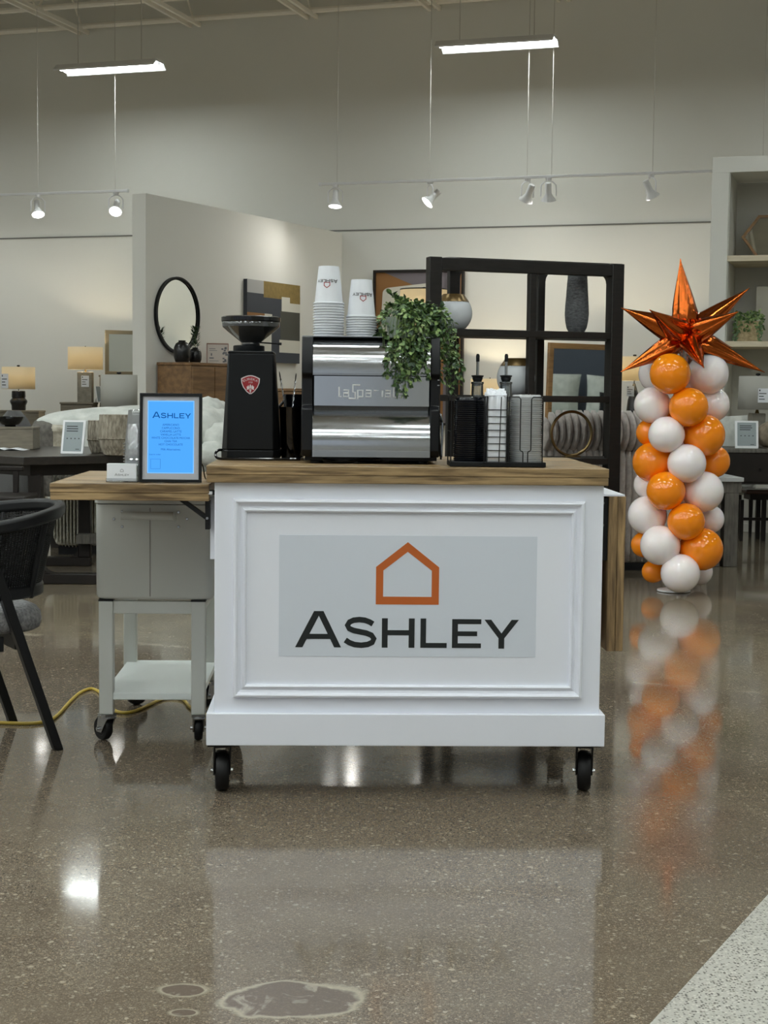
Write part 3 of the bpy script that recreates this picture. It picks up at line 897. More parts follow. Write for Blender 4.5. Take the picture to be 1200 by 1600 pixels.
# raised leaf with its folding bracket and cleat
YL = Y0 + 0.06
ZL = (at(78, 754, YL).z + at(328, 757.5, YL).z) / 2
rx0, rx1 = at(77.5, 770, YL).x - CX, at(327, 770, YL).x - CX
YLB = on(137, 735.5, ZL).y - Y0
raised = sub('raised_leaf', cart)
THL = 0.049
for i in range(5):
    y0 = 0.06 + (YLB - 0.06) * i / 5
    MB().box((rx0, y0, ZL - THL * 0.56), (rx1, y0 + (YLB - 0.06) / 5 - 0.0008, ZL + 0.0004 * (i % 2))).build('plank', 'wood_top', raised, 0.0025)
MB().box((rx0 + 0.001, 0.0615, ZL - THL), (rx1 - 0.001, 0.11, ZL - THL * 0.56)).build('edge_strip', 'wood_top', raised, 0.002)
MB().box((rx0 + 0.001, 0.111, ZL - THL), (rx0 + 0.05, YLB - 0.002, ZL - THL * 0.56)).build('edge_strip', 'wood_top', raised, 0.002)
zk = ZL - THL
bx = at(328, 800, YL + 0.03).x - CX
MB().box((bx - 0.014, 0.09, zk - 0.085), (bx, 0.12, zk)).build('bracket_upright', 'black_metal', cart, 0.001)
MB().hexa([(bx - 0.016, 0.092, zk - 0.055), (bx - 0.002, 0.092, zk - 0.05), (bx - 0.002, 0.118, zk - 0.05), (bx - 0.016, 0.118, zk - 0.055)],
          [(bx - 0.092, 0.092, zk), (bx - 0.072, 0.092, zk), (bx - 0.072, 0.118, zk), (bx - 0.092, 0.118, zk)]).build('bracket_strut', 'black_metal', cart, 0.001)
MB().cone((bx - 0.008, 0.0895, zk - 0.052), (bx - 0.008, 0.087, zk - 0.052), 0.004, seg=10).build('screw', 'steel', cart)
cz1, cz0 = at(330, 766, Y0 + 0.07).z, at(330, 877, Y0 + 0.07).z
cx0 = at(325.5, 820, Y0 + 0.07).x - CX
MB().box((cx0 + 0.001, 0.125, cz0), (bl, 0.145, cz1 - 0.02)).build('cleat', 'cart_white', cart, 0.001)
MB().box((cx0 - 0.002, 0.065, cz1 - 0.014), (bl, 0.09, cz1)).build('hinge_bracket', 'black_metal', cart, 0.001)
MB().box((cx0 - 0.001, 0.062, cz1 - 0.012), (cx0 + 0.012, 0.066, cz1 - 0.003)).build('latch', 'white_metal', cart, 0.001)

# ------------------------------------------------------------------ patio cooler on casters below the raised leaf
pf = on(155, 1161)
YC = 5.10
cxl, cxr = at(148.5, 860, YC).x, at(333.5, 860, YC).x
CCX = (cxl + cxr) / 2
cool = thing('patio_cooler', 'grey metal rolling cooler on tall square legs below the raised plank leaf', 'cooler', (CCX, YC, 0))
cw = (cxr - cxl) / 2
zc0 = at(240, 937.5, YC).z
DC = 0.66
def rrect(w, d, r, n=6, y0=0.0):
    out = []
    for cx_, cy_, a0 in ((w - r, d - r, 0), (-w + r, d - r, pi / 2), (-w + r, r, pi), (w - r, r, 1.5 * pi)):
        for i in range(n + 1):
            a = a0 + pi / 2 * i / n
            out.append((cx_ + r * cos(a), y0 + cy_ + r * sin(a)))
    return out
body = MB()
rings = []
for z, ins in ((zc0, 0.012), (zc0 + 0.004, 0.005), (zc0 + 0.012, 0.0), (0.80, 0.0)):
    rings.append([(x * (1 - ins / cw), y + (ins if y < DC / 2 else -ins), z) for x, y in rrect(cw, DC, 0.03)])
body.loft(rings).build('body', 'cooler', cool, angle=50)
lid = MB().loft([[(x * 1.02, (y - DC / 2) * 1.02 + DC / 2, z) for x, y in rrect(cw, DC, 0.03)] for z in (0.803, 0.828)]).build('lid', 'cooler', cool, 0.003)
sxm = at(234.5, 860, YC).x - CCX
MB().box((sxm - 0.001, -0.0012, zc0 + 0.012), (sxm + 0.001, 0.002, 0.79)).build('seam', 'grey_wood', cool)
gx0, gx1 = at(197, 806, YC).x - CCX, at(268, 806, YC).x - CCX
gz = at(230, 806, YC).z
for gx in (gx0 - 0.004, gx1 + 0.004):
    MB().hexa([(gx - 0.012, -0.002, gz - 0.016), (gx + 0.012, -0.002, gz - 0.016), (gx + 0.012, 0.0, gz - 0.016), (gx - 0.012, 0.0, gz - 0.016)],
              [(gx - 0.012, -0.002, gz + 0.016), (gx + 0.012, -0.002, gz + 0.016), (gx + 0.012, 0.0, gz + 0.016), (gx - 0.012, 0.0, gz + 0.016)]).build('handle_plate', 'cooler', cool, 0.0005)
    MB().cone((gx, -0.002, gz + 0.003), (gx, -0.042, gz + 0.003), 0.007, seg=10).build('handle_post', 'cooler', cool)
MB().cone((gx0 - 0.012, -0.042, gz + 0.003), (gx1 + 0.012, -0.042, gz + 0.003), 0.0135, seg=16).build('handle', 'cooler', cool, 0.002)
for px, py in ((178, 811), (190.5, 799.5), (191, 823), (279, 800.5), (292, 811), (279, 823)):
    p = at(px, py, YC)
    MB().cone((p.x - CCX, 0.0, p.z), (p.x - CCX, -0.004, p.z), 0.0052, 0.0035, 10).build('screw', 'steel', cool)
# legs, rails and the lower shelf
LEGW = 0.047
zl0 = at(165, 1117, YC).z
lfx = at(165, 1000, YC).x - CCX, at(309.5, 1000, YC).x - CCX
for x in lfx:
    for y in (0.004, DC - 0.004 - LEGW):
        MB().box((x - LEGW / 2, y, zl0), (x + LEGW / 2, y + LEGW, zc0 - 0.003)).build('leg', 'cooler', cool, 0.003)
        MB().box((x - LEGW / 2 - 0.001, y - 0.001, zc0 - 0.006), (x + LEGW / 2 + 0.001, y + LEGW + 0.001, zc0)).build('gasket', 'black_metal', cool)
rz1, rz0 = at(240, 940.5, YC).z, at(240, 960, YC).z
for y in (0.012, DC - 0.046):
    MB().box((lfx[0] + LEGW / 2, y, rz0), (lfx[1] - LEGW / 2, y + 0.03, rz1)).build('rail', 'cooler', cool, 0.002)
for x in lfx:
    MB().box((x - 0.016, 0.004 + LEGW, rz0), (x + 0.016, DC - 0.004 - LEGW, rz1)).build('rail', 'cooler', cool, 0.002)
hz = at(240, 1084, YC).z
MB().box((lfx[0] - 0.012, 0.008, hz - 0.0225), (lfx[1] + 0.012, DC - 0.008, hz)).build('lower_shelf', 'cooler_shelf', cool, 0.002)
for (x, y, tn_) in ((lfx[0], 0.028, 0.75), (lfx[1], 0.028, 0.15), (lfx[0], DC - 0.03, -1.2), (lfx[1], DC - 0.03, 2.2)):
    casterp(cool, x, y, zl0, 0.041, 0.026, tn_, 0.045, 'steel', ring=True)

# ------------------------------------------------------------------ yellow extension cord
pts = [on(-60, 1132), on(0, 1132), on(45, 1133), on(75, 1129), on(92, 1118), on(110, 1098), on(128, 1083), on(146, 1079), on(165, 1092), on(178, 1112), on(200, 1116), on(222, 1109), on(243, 1099), on(262, 1092), on(285, 1095), on(298, 1108), on(320, 1120), on(345, 1100), on(380, 1080), on(420, 1070)]
def smooth_line(pts, k=6):
    out = []
    P = [pts[0]] + list(pts) + [pts[-1]]
    for i in range(1, len(P) - 2):
        for j in range(k):
            t = j / k
            a, b, c, d = P[i - 1], P[i], P[i + 1], P[i + 2]
            out.append(0.5 * ((2 * b) + (c - a) * t + (2 * a - 5 * b + 4 * c - d) * t * t + (3 * b - a - 3 * c + d) * t ** 3))
    out.append(P[-2])
    return out
tag(MB().tube([p + Vector((0, 0, 0.0062)) for p in smooth_line(pts)], 0.0062, 8).build('extension_cord', 'yellow_cord'), 'yellow extension cord snaking over the concrete floor below the grey cooler', 'cord')

# ------------------------------------------------------------------ black barrel chair at the edge
chc = Vector((-1.2, 5.1, 0))
fdir = Vector((-0.87, -0.49, 0)).normalized()
CH = atan2(fdir.y, fdir.x) - pi / 2              # local +y = facing
chair = thing('barrel_chair', 'black barrel-back dining chair with woven back and grey seat cushion', 'chair', chc, CH)
def arc(R, z, a0, a1, n=28, dip=0.0, yo=0.0):
    out = []
    for i in range(n + 1):
        a = a0 + (a1 - a0) * i / n
        k = max(0.0, -cos((a - 1.5 * pi)) + 1.0)
        out.append(Vector((R * cos(a), R * sin(a) + yo, z - dip * k)))
    return out
A0, A1 = pi * 0.90, pi * 2.10
def band(pts, w, h):
    rings = []
    for i, p in enumerate(pts):
        n = Vector((p.x, p.y, 0)).normalized() if p.length else Vector((1, 0, 0))
        rings.append([p - n * w * 0.5 + Vector((0, 0, -h / 2)), p + n * w * 0.5 + Vector((0, 0, -h / 2)), p + n * w * 0.5 + Vector((0, 0, h / 2)), p - n * w * 0.5 + Vector((0, 0, h / 2))])
    return MB().loft(rings)
TOPR = arc(0.292, 0.785, A0, A1, 36, 0.045)
band(TOPR, 0.036, 0.042).build('top_rail', 'chair_black', chair, 0.012, seg=3)
band(arc(0.222, 0.52, pi * 0.98, pi * 2.02, 30), 0.03, 0.042).build('lower_rail', 'chair_black', chair, 0.008)
lat = MB()
na = 74
for i in range(na + 1):
    a = pi * 1.0 + pi * i / na
    k = 1 - abs(cos(a - 1.5 * pi))
    p0 = (0.226 * cos(a), 0.226 * sin(a), 0.53)
    p1 = (0.284 * cos(a), 0.284 * sin(a), 0.775 - 0.045 * (1 - cos(a - 1.5 * pi)))
    lat.tube([p0, p1], 0.0024, 4)
for j in range(34):
    t = (j + 0.5) / 34
    lat.tube([Vector((0.226 * cos(a), 0.226 * sin(a), 0.53)).lerp(Vector((0.284 * cos(a), 0.284 * sin(a), 0.775 - 0.045 * (1 - cos(a - 1.5 * pi)))), t) for a in [pi + pi * i / 36 for i in range(37)]], 0.0021, 4)
lat.build('woven_back', 'cane', chair)['kind'] = 'stuff'
def stave(a, w):
    q0, q1 = Vector((0.226 * cos(a), 0.226 * sin(a), 0.50)), Vector((0.290 * cos(a), 0.290 * sin(a), 0.775 - 0.045 * (1 - cos(a - 1.5 * pi))))
    return MB().cone(q0, q1, w, w * 0.9, 10).build('back_post', 'chair_black', chair)
for a in (pi * 1.22, pi * 1.5, pi * 1.78):
    stave(a, 0.012)
def chair_leg(foot, top, w0, w1):
    f, t = Vector(foot), Vector(top)
    mk = lambda c, w: [(c.x - w, c.y - w * 0.8, c.z), (c.x + w, c.y - w * 0.8, c.z), (c.x + w, c.y + w * 0.8, c.z), (c.x - w, c.y + w * 0.8, c.z)]
    return MB().hexa(mk(f, w0), mk(t, w1)).build('leg', 'chair_black', chair, 0.004)
for s in (-1, 1):
    chair_leg((s * 0.235, -0.215, 0), (s * 0.225, 0.03, 0.735), 0.019, 0.021)
    chair_leg((s * 0.25, 0.27, 0), (s * 0.225, 0.16, 0.715), 0.017, 0.02)
    MB().box((s * 0.218 - 0.014, -0.04, 0.335), (s * 0.218 + 0.014, 0.2, 0.385)).build('side_rail', 'chair_black', chair, 0.004)
MB().box((-0.215, 0.172, 0.335), (0.215, 0.2, 0.385)).build('front_rail', 'chair_black', chair, 0.004)
MB().box((-0.21, -0.11, 0.335), (0.21, -0.082, 0.385)).build('back_rail', 'chair_black', chair, 0.004)
rr = []
for z, s in ((0.386, 0.90), (0.395, 0.97), (0.42, 1.0), (0.445, 0.985), (0.462, 0.93), (0.47, 0.8)):
    rr.append([(0.208 * s * (abs(cos(t)) ** 0.6) * (1 if cos(t) >= 0 else -1), 0.02 + 0.235 * s * (abs(sin(t)) ** 0.6) * (1 if sin(t) >= 0 else -1), z) for t in [2 * pi * i / 40 for i in range(40)]])
MB().loft(rr).build('seat_cushion', 'boucle', chair, angle=60)
# ------------------------------------------------------------------ things on the cart
CT = ZT + 0.001
def wtop(px, py):
    p = on(px, py, CT); return p
# --- coffee grinder
p = wtop(390, 719)
GY = p.y
gr = thing('coffee_grinder', 'tall black coffee grinder with dark bean hopper and red shield badge', 'grinder', (at(391, 700, GY).x, GY, CT))
gz = lambda py: at(391, py, GY).z - CT
gu = PXM * GY / Y0
def gsec(hwf, hwr, d, z, ch):
    return [(-hwf, 0, z), (hwf, 0, z), (hwr, ch, z), (hwr, d, z), (-hwr, d, z), (-hwr, ch, z)]
zt = gz(552)
MB().loft([gsec(36 * gu, 45 * gu, 0.19, 0.032, 0.03), gsec(34.5 * gu, 35.8 * gu, 0.165, zt, 0.02)]).build('body', 'black_satin', gr, 0.003)
MB().loft([gsec(36 * gu, 46 * gu, 0.2, 0.006, 0.03), gsec(36 * gu, 46 * gu, 0.2, 0.031, 0.03)]).build('base', 'black_satin', gr, 0.003)
for x in (-0.07, 0.07):
    for y in (0.03, 0.17):
        MB().cone((x, y, 0), (x, y, 0.006), 0.01, seg=10).build('foot', 'rubber', gr)
MB().loft([gsec(35 * gu, 36.5 * gu, 0.17, zt, 0.02), gsec(34 * gu, 35.5 * gu, 0.165, zt + 0.007, 0.02)]).build('top_plate', 'machine_black', gr, 0.002)
hx = at(392, 500, GY + 0.08).x - at(391, 700, GY).x
HY = 0.085
MB().lathe([(0.048, zt + 0.007), (0.049, zt + 0.010), (0.049, zt + 0.024), (0.046, zt + 0.026)], 28, (hx - 0.006, HY, 0)).build('collar', 'black_satin', gr)
z1, z2, z3, z4 = zt + 0.026, gz(537), gz(513), gz(495)
MB().lathe([(0.022, z1), (0.022, z1 + 0.012), (0.026, z2 + 0.004), (0.072, z3 - 0.006), (0.088, z3 + 0.008), (0.090, z4)], 36, (hx, HY, 0), cap=False).build('hopper', 'hopper', gr, solid=0.002)
MB().lathe([(0.0195, z1), (0.0195, z1 + 0.012), (0.023, z2 + 0.004), (0.066, z3 - 0.006), (0.083, z3 + 0.008), (0.085, z4 - 0.01), (0.04, z4 - 0.004)], 32, (hx, HY, 0)).build('coffee_beans', 'beans', gr)['kind'] = 'stuff'
MB().lathe([(0.091, z4 - 0.012), (0.0925, z4 - 0.010), (0.0925, z4 + 0.002), (0.084, z4 + 0.005)], 36, (hx, HY, 0)).build('hopper_lid', 'black_gloss', gr)
MB().lathe([(0.026, z1), (0.028, z1 + 0.003), (0.028, z1 + 0.012), (0.024, z1 + 0.014)], 24, (hx, HY, 0), cap=False).build('neck_ring', 'steel', gr, solid=0.001)
MB().cone((hx + 0.026, HY, z1 + 0.010), (hx + 0.092, HY - 0.01, z1 + 0.006), 0.0022, seg=8).build('slide_lever', 'black_metal', gr)
MB().cone((hx + 0.085, HY - 0.009, z1 + 0.0065), (hx + 0.096, HY - 0.0105, z1 + 0.006), 0.0042, seg=8).build('lever_knob', 'black_metal', gr)
# badge
bcx, bcz = at(391.3, 601, GY).x - at(391, 700, GY).x, gz(601)
BU = 14.6 * gu
SH = []
for i in range(9): a = i / 8; SH.append((-1 + 2 * a, 0.66 + 0.34 * sin(pi * a)))
SH += [(0.97, 0.2), (0.78, -0.28), (0.42, -0.76), (0.1, -1.0), (-0.1, -1.0), (-0.42, -0.76), (-0.78, -0.28), (-0.97, 0.2)]
bf = lambda s, y0: (lambda u, v, w: (bcx + u * BU * s, y0 - w + (v * BU * s + bcz - 0.032) / (zt - 0.032) * 0.0, bcz + v * BU * s))
badge = MB().prism(SH, 0.0012, bf(1.0, -0.0002)).build('badge', 'badge_silver', gr, smooth=False)
MB().prism(SH, 0.0004, bf(0.89, -0.0014)).build('badge_field', 'badge_red', badge, smooth=False)
tv, tf = text_mesh('EUREKA', 0.36)
def arcmap(x, y, w=0):
    a = x * 0.95
    r = 1.25 + y
    return (bcx + BU * (r * sin(a)), -0.0021, bcz + BU * (r * cos(a) - 0.78))
MB().add([arcmap(x, y) for x, y, _ in tv], tf).build('lettering', 'badge_silver', badge, smooth=False)
print_text('lettering', '1920', 0.24, 'badge_silver', badge, lambda x, y, w: (bcx + BU * x, -0.0021, bcz + BU * (y + 0.16)))
EM = [[(0, 0.06), (0.12, -0.16), (0.11, -0.42), (-0.11, -0.42), (-0.12, -0.16)], [(0.14, -0.3), (0.22, -0.02), (0.30, -0.2), (0.42, -0.22), (0.36, -0.36), (0.40, -0.56), (0.2, -0.5), (0.13, -0.44)],
      [(-0.14, -0.3), (-0.22, -0.02), (-0.30, -0.2), (-0.42, -0.22), (-0.36, -0.36), (-0.40, -0.56), (-0.2, -0.5), (-0.13, -0.44)], [(-0.12, -0.5), (0.12, -0.5), (0.08, -0.66), (0.04, -0.86), (-0.04, -0.86), (-0.08, -0.66)]]
e = MB()
for poly in EM: e.prism(poly, 0.0003, lambda u, v, w: (bcx + BU * u, -0.0019 - w, bcz + BU * v))
e.build('crest', 'badge_silver', badge, smooth=False)
# cable looping round its foot
gl = gr.location
cw_ = lambda x, y, z: Vector((gl.x + x, gl.y + y, CT + z))
cpts = [cw_(-0.075, 0.05, 0.026), cw_(-0.095, 0.02, 0.030), cw_(-0.106, 0.0, 0.022), cw_(-0.104, -0.012, 0.010), cw_(-0.09, -0.014, 0.0045), cw_(-0.04, -0.02, 0.0044), cw_(0.02, -0.022, 0.0044), cw_(0.08, -0.016, 0.0044), cw_(0.12, -0.004, 0.0044), cw_(0.15, 0.0, 0.0044), cw_(0.152, 0.05, 0.0044)]
tag(MB().tube(smooth_line(cpts, 5), 0.0042, 8).build('power_cable', 'black_gloss'), 'black power cable curling round the foot of the coffee grinder', 'cable')
# --- shaker tin with two bar spoons, black pitcher behind
p = wtop(454, 719)
tin = thing('shaker_tin', 'polished tall steel shaker tin standing between grinder and espresso machine', 'tin', (p.x, p.y + 0.035, CT))
tz = at(454, 636, p.y + 0.03).z - CT
MB().lathe([(0.001, 0.004), (0.026, 0.003), (0.0275, 0.0), (0.029, 0.003), (0.0375, tz - 0.002), (0.0385, tz), (0.0365, tz), (0.028, 0.006), (0.001, 0.006)], 36).build('cup', 'tin_dark', tin)
def spoon(dx, dy, top_px, top_py, lab):
    q0 = Vector((tin.location.x + dx, tin.location.y + dy, CT + 0.008))
    q1 = at(top_px, top_py, tin.location.y + dy * 1.4)
    t = thing('bar_spoon', lab, 'spoon', q0)
    m = MB(); n = 46
    d = (q1 - q0)
    for k in (0, pi):
        m.tube([d * (i / n) * 0.9 + Vector((0.0016 * cos(k + i * 0.9), 0.0016 * sin(k + i * 0.9), 0)) for i in range(n + 1)], 0.0015, 5)
    m.build('twisted_stem', 'steel', t)
    MB(mtx=Matrix.Translation(d * 0.93) @ d.to_track_quat('Z', 'Y').to_matrix().to_4x4()).ball((0, 0, 0), 0.5, 12, 8, (0.007, 0.004, 0.030)).build('fork_end', 'black_metal', t)
    return t
spoon(0.008, -0.008, 436, 578, 'thin steel bar spoon leaning towards the grinder out of the shaker tin')
spoon(-0.012, 0.012, 463, 581, 'bright twisted bar spoon leaning towards the espresso machine out of the tin')
p2 = at(459, 640, tin.location.y + 0.14)
pit = thing('milk_pitcher', 'dark navy milk pitcher with flared rim behind the shaker tin', 'pitcher', (p2.x, p2.y, CT))
pz = at(459, 616, p2.y).z - CT
MB().lathe([(0.02, 0.0), (0.034, 0.003), (0.036, pz * 0.55), (0.032, pz - 0.03), (0.036, pz - 0.008), (0.035, pz), (0.03, pz), (0.028, pz - 0.03)], 28).build('jug', 'navy_lid', pit)
MB().tube([(-0.03, 0.012, pz - 0.02), (-0.055, 0.02, pz - 0.05), (-0.055, 0.02, pz * 0.5), (-0.034, 0.012, pz * 0.4)], 0.005, 8).build('handle', 'navy_lid', pit)

# --- espresso machine, its back to us
EY = Y0 + 0.16
mach = thing('espresso_machine', 'chrome and black espresso machine with embossed lettering on its back panel', 'espresso machine', (at(580, 700, EY).x, EY, CT))
mx, mu = mach.location.x, unit(580, 581, EY)
mz = lambda py: at(580, py, EY).z - CT
X = lambda px: at(px, 640, EY).x - mx
sl0, sl1, sr0, sr1 = X(471), X(488.5), X(672), X(687)
zt_, zb_ = mz(525), mz(714)
MD = 0.44
# side panels with the stepped outline
def side(x0, x1):
    prof = [(0.004, zb_), (-0.012, zb_ + 0.02), (-0.012, mz(640)), (0.014, mz(634)), (0.016, mz(592)), (-0.002, mz(584)), (0.0, mz(552)), (0.018, zt_ - 0.004), (0.03, zt_), (MD - 0.06, zt_), (MD, zt_ - 0.1), (MD, zb_)]
    return MB().loft([[(x, y, z) for y, z in prof] for x in (x0, x1)]).build('side_panel', 'machine_black', mach, 0.003, angle=30)
side(sl0, sl1); side(sr0, sr1)
def curved(name, prof, material='chrome', x0=None, x1=None, bev=0.0):
    return MB().loft([[(x, y, z) for y, z in prof] for x in (sl1 if x0 is None else x0, sr0 if x1 is None else x1)]).build(name, material, mach, bev, angle=30)
# lower panel: tilted up at its top edge, upright below
zl1, zl0 = mz(634), mz(712)
pr = []
for i in range(15):
    t = i / 14
    a = radians(62) * (1 - t) ** 1.5
    pr.append((0, 0))
pts2 = [(0.022, zl1)]
n = 16
for i in range(n):
    t = (i + 0.5) / n
    a = radians(58 * max(0.0, 1 - t * 1.25) ** 1.1 - 6 * max(0, t - 0.55))
    h = (zl1 - zl0) / n
    y, z = pts2[-1]
    pts2.append((y - h * math.tan(a), z - h))
ymin = min(q[0] for q in pts2)
pts2 = [(q[0] - ymin - 0.016, q[1]) for q in pts2]
curved('lower_panel', pts2 + [(pts2[-1][0] + 0.012, zl0), (0.06, zl0), (0.06, zl1)])
curved('lower_lip', [(pts2[-1][0] - 0.002, zl0 - 0.004), (pts2[-1][0] - 0.002, mz(704.5)), (pts2[-1][0] + 0.004, mz(703.5)), (0.05, zl0), (0.05, zl0 - 0.004)], 'steel')
# middle panel
zm1, zm0 = mz(588), mz(634.5)
curved('lettered_panel', [(0.010, zm0), (0.010, zm1), (0.06, zm1), (0.06, zm0)], 'chrome', sl1 + 0.004, sr0 - 0.003)
# top panel: leans back towards the top
zu1, zu0 = mz(526), mz(584)
pts3 = [(-0.002, zu0)]
for i in range(16):
    t = (i + 0.5) / 16
    a = radians(3 + 72 * t ** 2.2)
    h = (zu1 - zu0) / 16
    y, z = pts3[-1]
    pts3.append((y + h * math.tan(a), z + h))
curved('upper_panel', pts3 + [(0.3, pts3[-1][1]), (0.3, zu0)])
curved('panel_trim', [(-0.006, zu0 - 0.005), (-0.006, zu0 - 0.0005), (0.02, zu0 - 0.0005), (0.02, zu0 - 0.005)], 'steel')
MB().box((sl1, 0.06, zb_), (sr0, MD - 0.02, zu1 - 0.002)).build('housing', 'machine_black', mach)
MB().box((sl1, 0.02, zu1 - 0.001), (sr0, MD - 0.06, zu1 + 0.0015)).build('cup_tray', 'steel', mach)
MB().box((sl0 + 0.01, 0.03, zb_ - 0.012), (sr1 - 0.005, MD - 0.02, zb_)).build('chassis', 'black_metal', mach)
for px in (495, 662):
    for y in (0.045, MD - 0.06):
        MB().lathe([(0.017, 0.0), (0.019, 0.002), (0.019, zb_ - 0.014), (0.021, zb_ - 0.012)], 16, (X(px), y, 0)).build('foot', 'rubber', mach)
# vents and steam fittings on the side
for k in range(4):
    z = mz(602) + (mz(577) - mz(602)) * k / 3
    MB().box((sr1 - 0.007, 0.01, z), (sr1 - 0.001, 0.018, z + 0.0035)).build('vent_slot', 'steel', mach)
MB().tube([(sr1, 0.15, mz(645)), (sr1 + 0.012, 0.12, mz(648)), (sr1 + 0.016, 0.10, mz(660)), (sr1 + 0.014, 0.10, mz(716))], 0.0035, 8).build('steam_wand', 'chrome', mach)
MB().tube([(sr1, 0.12, mz(655)), (sr1 + 0.006, 0.10, mz(660)), (sr1 + 0.005, 0.09, mz(680)), (sr1 + 0.012, 0.09, mz(719))], 0.003, 8).build('water_pipe', 'black_metal', mach)
MB().cone((sr1, 0.16, mz(657)), (sr1 + 0.02, 0.16, mz(657)), 0.008, seg=12).build('valve_knob', 'black_metal', mach)
# embossed name, drawn with strokes: la Spaziale
GL = {
 'l': [[(0.35, 0), (0.12, 0), (0.12, 1.0)]],
 'a': [[(0.08, 0.66), (0.6, 0.66), (0.6, 0.0), (0.08, 0.0), (0.08, 0.36), (0.6, 0.36)]],
 'S': [[(0.95, 1.2), (0.2, 1.2), (0.2, 0.45), (0.45, 0.45), (0.45, -0.2), (-0.25, -0.2)]],
 'p': [[(0.08, -0.3), (0.08, 0.66), (0.6, 0.66), (0.6, 0.0), (0.08, 0.0)]],
 'z': [[(0.05, 0.66), (0.62, 0.66), (0.05, 0.0), (0.62, 0.0)]],
 'i': [[(0.1, 0.0), (0.1, 0.66)]],
 'e': [[(0.6, 0.0), (0.08, 0.0), (0.08, 0.66), (0.6, 0.66), (0.6, 0.33), (0.08, 0.33)]],
}
adv = {'l': 0.48, 'a': 0.84, 'S': 0.62, 'p': 0.84, 'z': 0.84, 'i': 0.32, 'e': 0.8}
wx, total = 0.0, sum(adv[c] for c in 'laSpaziale')
k = (X(633) - X(528)) / total
zb0 = mz(620)
for c in 'laSpaziale':
    for st in GL[c]:
        MB().tube([(X(528) + (wx + u) * k, 0.0098, zb0 + v * k) for u, v in st], 0.0026, 6).build('embossed_letter', 'emboss', mach)
    wx += adv[c]
# loose black hose and a trim ring seen under the machine
hs = [(X(505), 0.02, 0.012), (X(520), 0.015, 0.006), (X(545), 0.02, 0.005), (X(560), 0.03, 0.010), (X(580), 0.025, 0.016), (X(597), 0.02, 0.010), (X(590), 0.05, 0.006), (X(560), 0.06, 0.006)]
MB().tube(smooth_line([Vector(h) for h in hs], 5), 0.004, 8).build('drain_hose', 'black_gloss', mach)
MB().box((X(612), 0.03, 0.001), (X(668), 0.3, zb_ - 0.0125)).build('drain_box', 'machine_black', mach, 0.004)
MT = CT + zu1 + 0.0015

# --- paper cups, upside down in two stacks
CUPH = 0.1125
def make_cup(label):
    t = thing('paper_cup', label, 'cup', (0, 0, 0), 0, 'upside-down paper cups')
    MB().lathe([(0.0425, 0.004), (0.0445, 0.0), (0.0468, 0.001), (0.0468, 0.0042), (0.0425, 0.0055), (0.0315, CUPH - 0.003), (0.031, CUPH), (0.0295, CUPH), (0.0292, CUPH - 0.006), (0.001, CUPH - 0.006)], 32, cap=False).build('cup_wall', 'paper_white', t)
    return t
def cup_print(t):
    z0, r = 0.072, lambda z: 0.0426 + (0.0315 - 0.0426) * (z - 0.0055) / (CUPH - 0.0095)
    R = 0.031
    def f(u, v, w):                 # turned upside down: u runs to the viewer's left
        z = z0 - v * 0.064 + 0.0
        a = -pi / 2 - (u - 0.5) * 0.064 / R * 0.9
        q = r(z) + 0.0009 + w
        return (q * cos(a), q * sin(a), z)
    word_sign(t, 'black_ink', f, 0.0002, 'printed_word')
    def g(u, v, w):
        z = 0.056 - v * 0.0185 + 0.008
        a = -pi / 2 - u * 0.0175 / R * 0.9
        q = r(z) + 0.0009 + w
        return (q * cos(a), q * sin(a), z)
    house_sign('printed_emblem', t, 'orange_ink' if False else 'badge_red', g, 0.0002)
ORD = ['topmost', 'second', 'third', 'fourth', 'fifth', 'sixth', 'seventh', 'eighth', 'ninth', 'tenth', 'eleventh', 'twelfth', 'thirteenth', 'fourteenth']
plain = None
for px, n, name in ((513.5, 13, 'taller'), (564.5, 9, 'shorter')):
    c = at(px, 520, EY + 0.10)
    topz = at(px, 416.5 if n == 13 else 437.5, EY + 0.10).z
    step = (topz - CUPH - MT) / (n - 1)
    for i in range(n):                        # i = 0 is the lowest
        k = n - 1 - i
        if k == 0:
            t = make_cup('white paper cup with printed logo on top of the %s cup stack' % name)
            cup_print(t)
            t.rotation_euler = (0, 0, -0.15 if n == 13 else 0.12)
        else:
            lab = 'white paper cup, %s rim from the top of the %s cup stack' % (ORD[k], name)
            if plain is None:
                t = plain = make_cup(lab)
            else:
                t = copy_tree(plain); t['label'] = lab
        t.location = (c.x + random.uniform(-0.0006, 0.0006), c.y, MT + step * i)

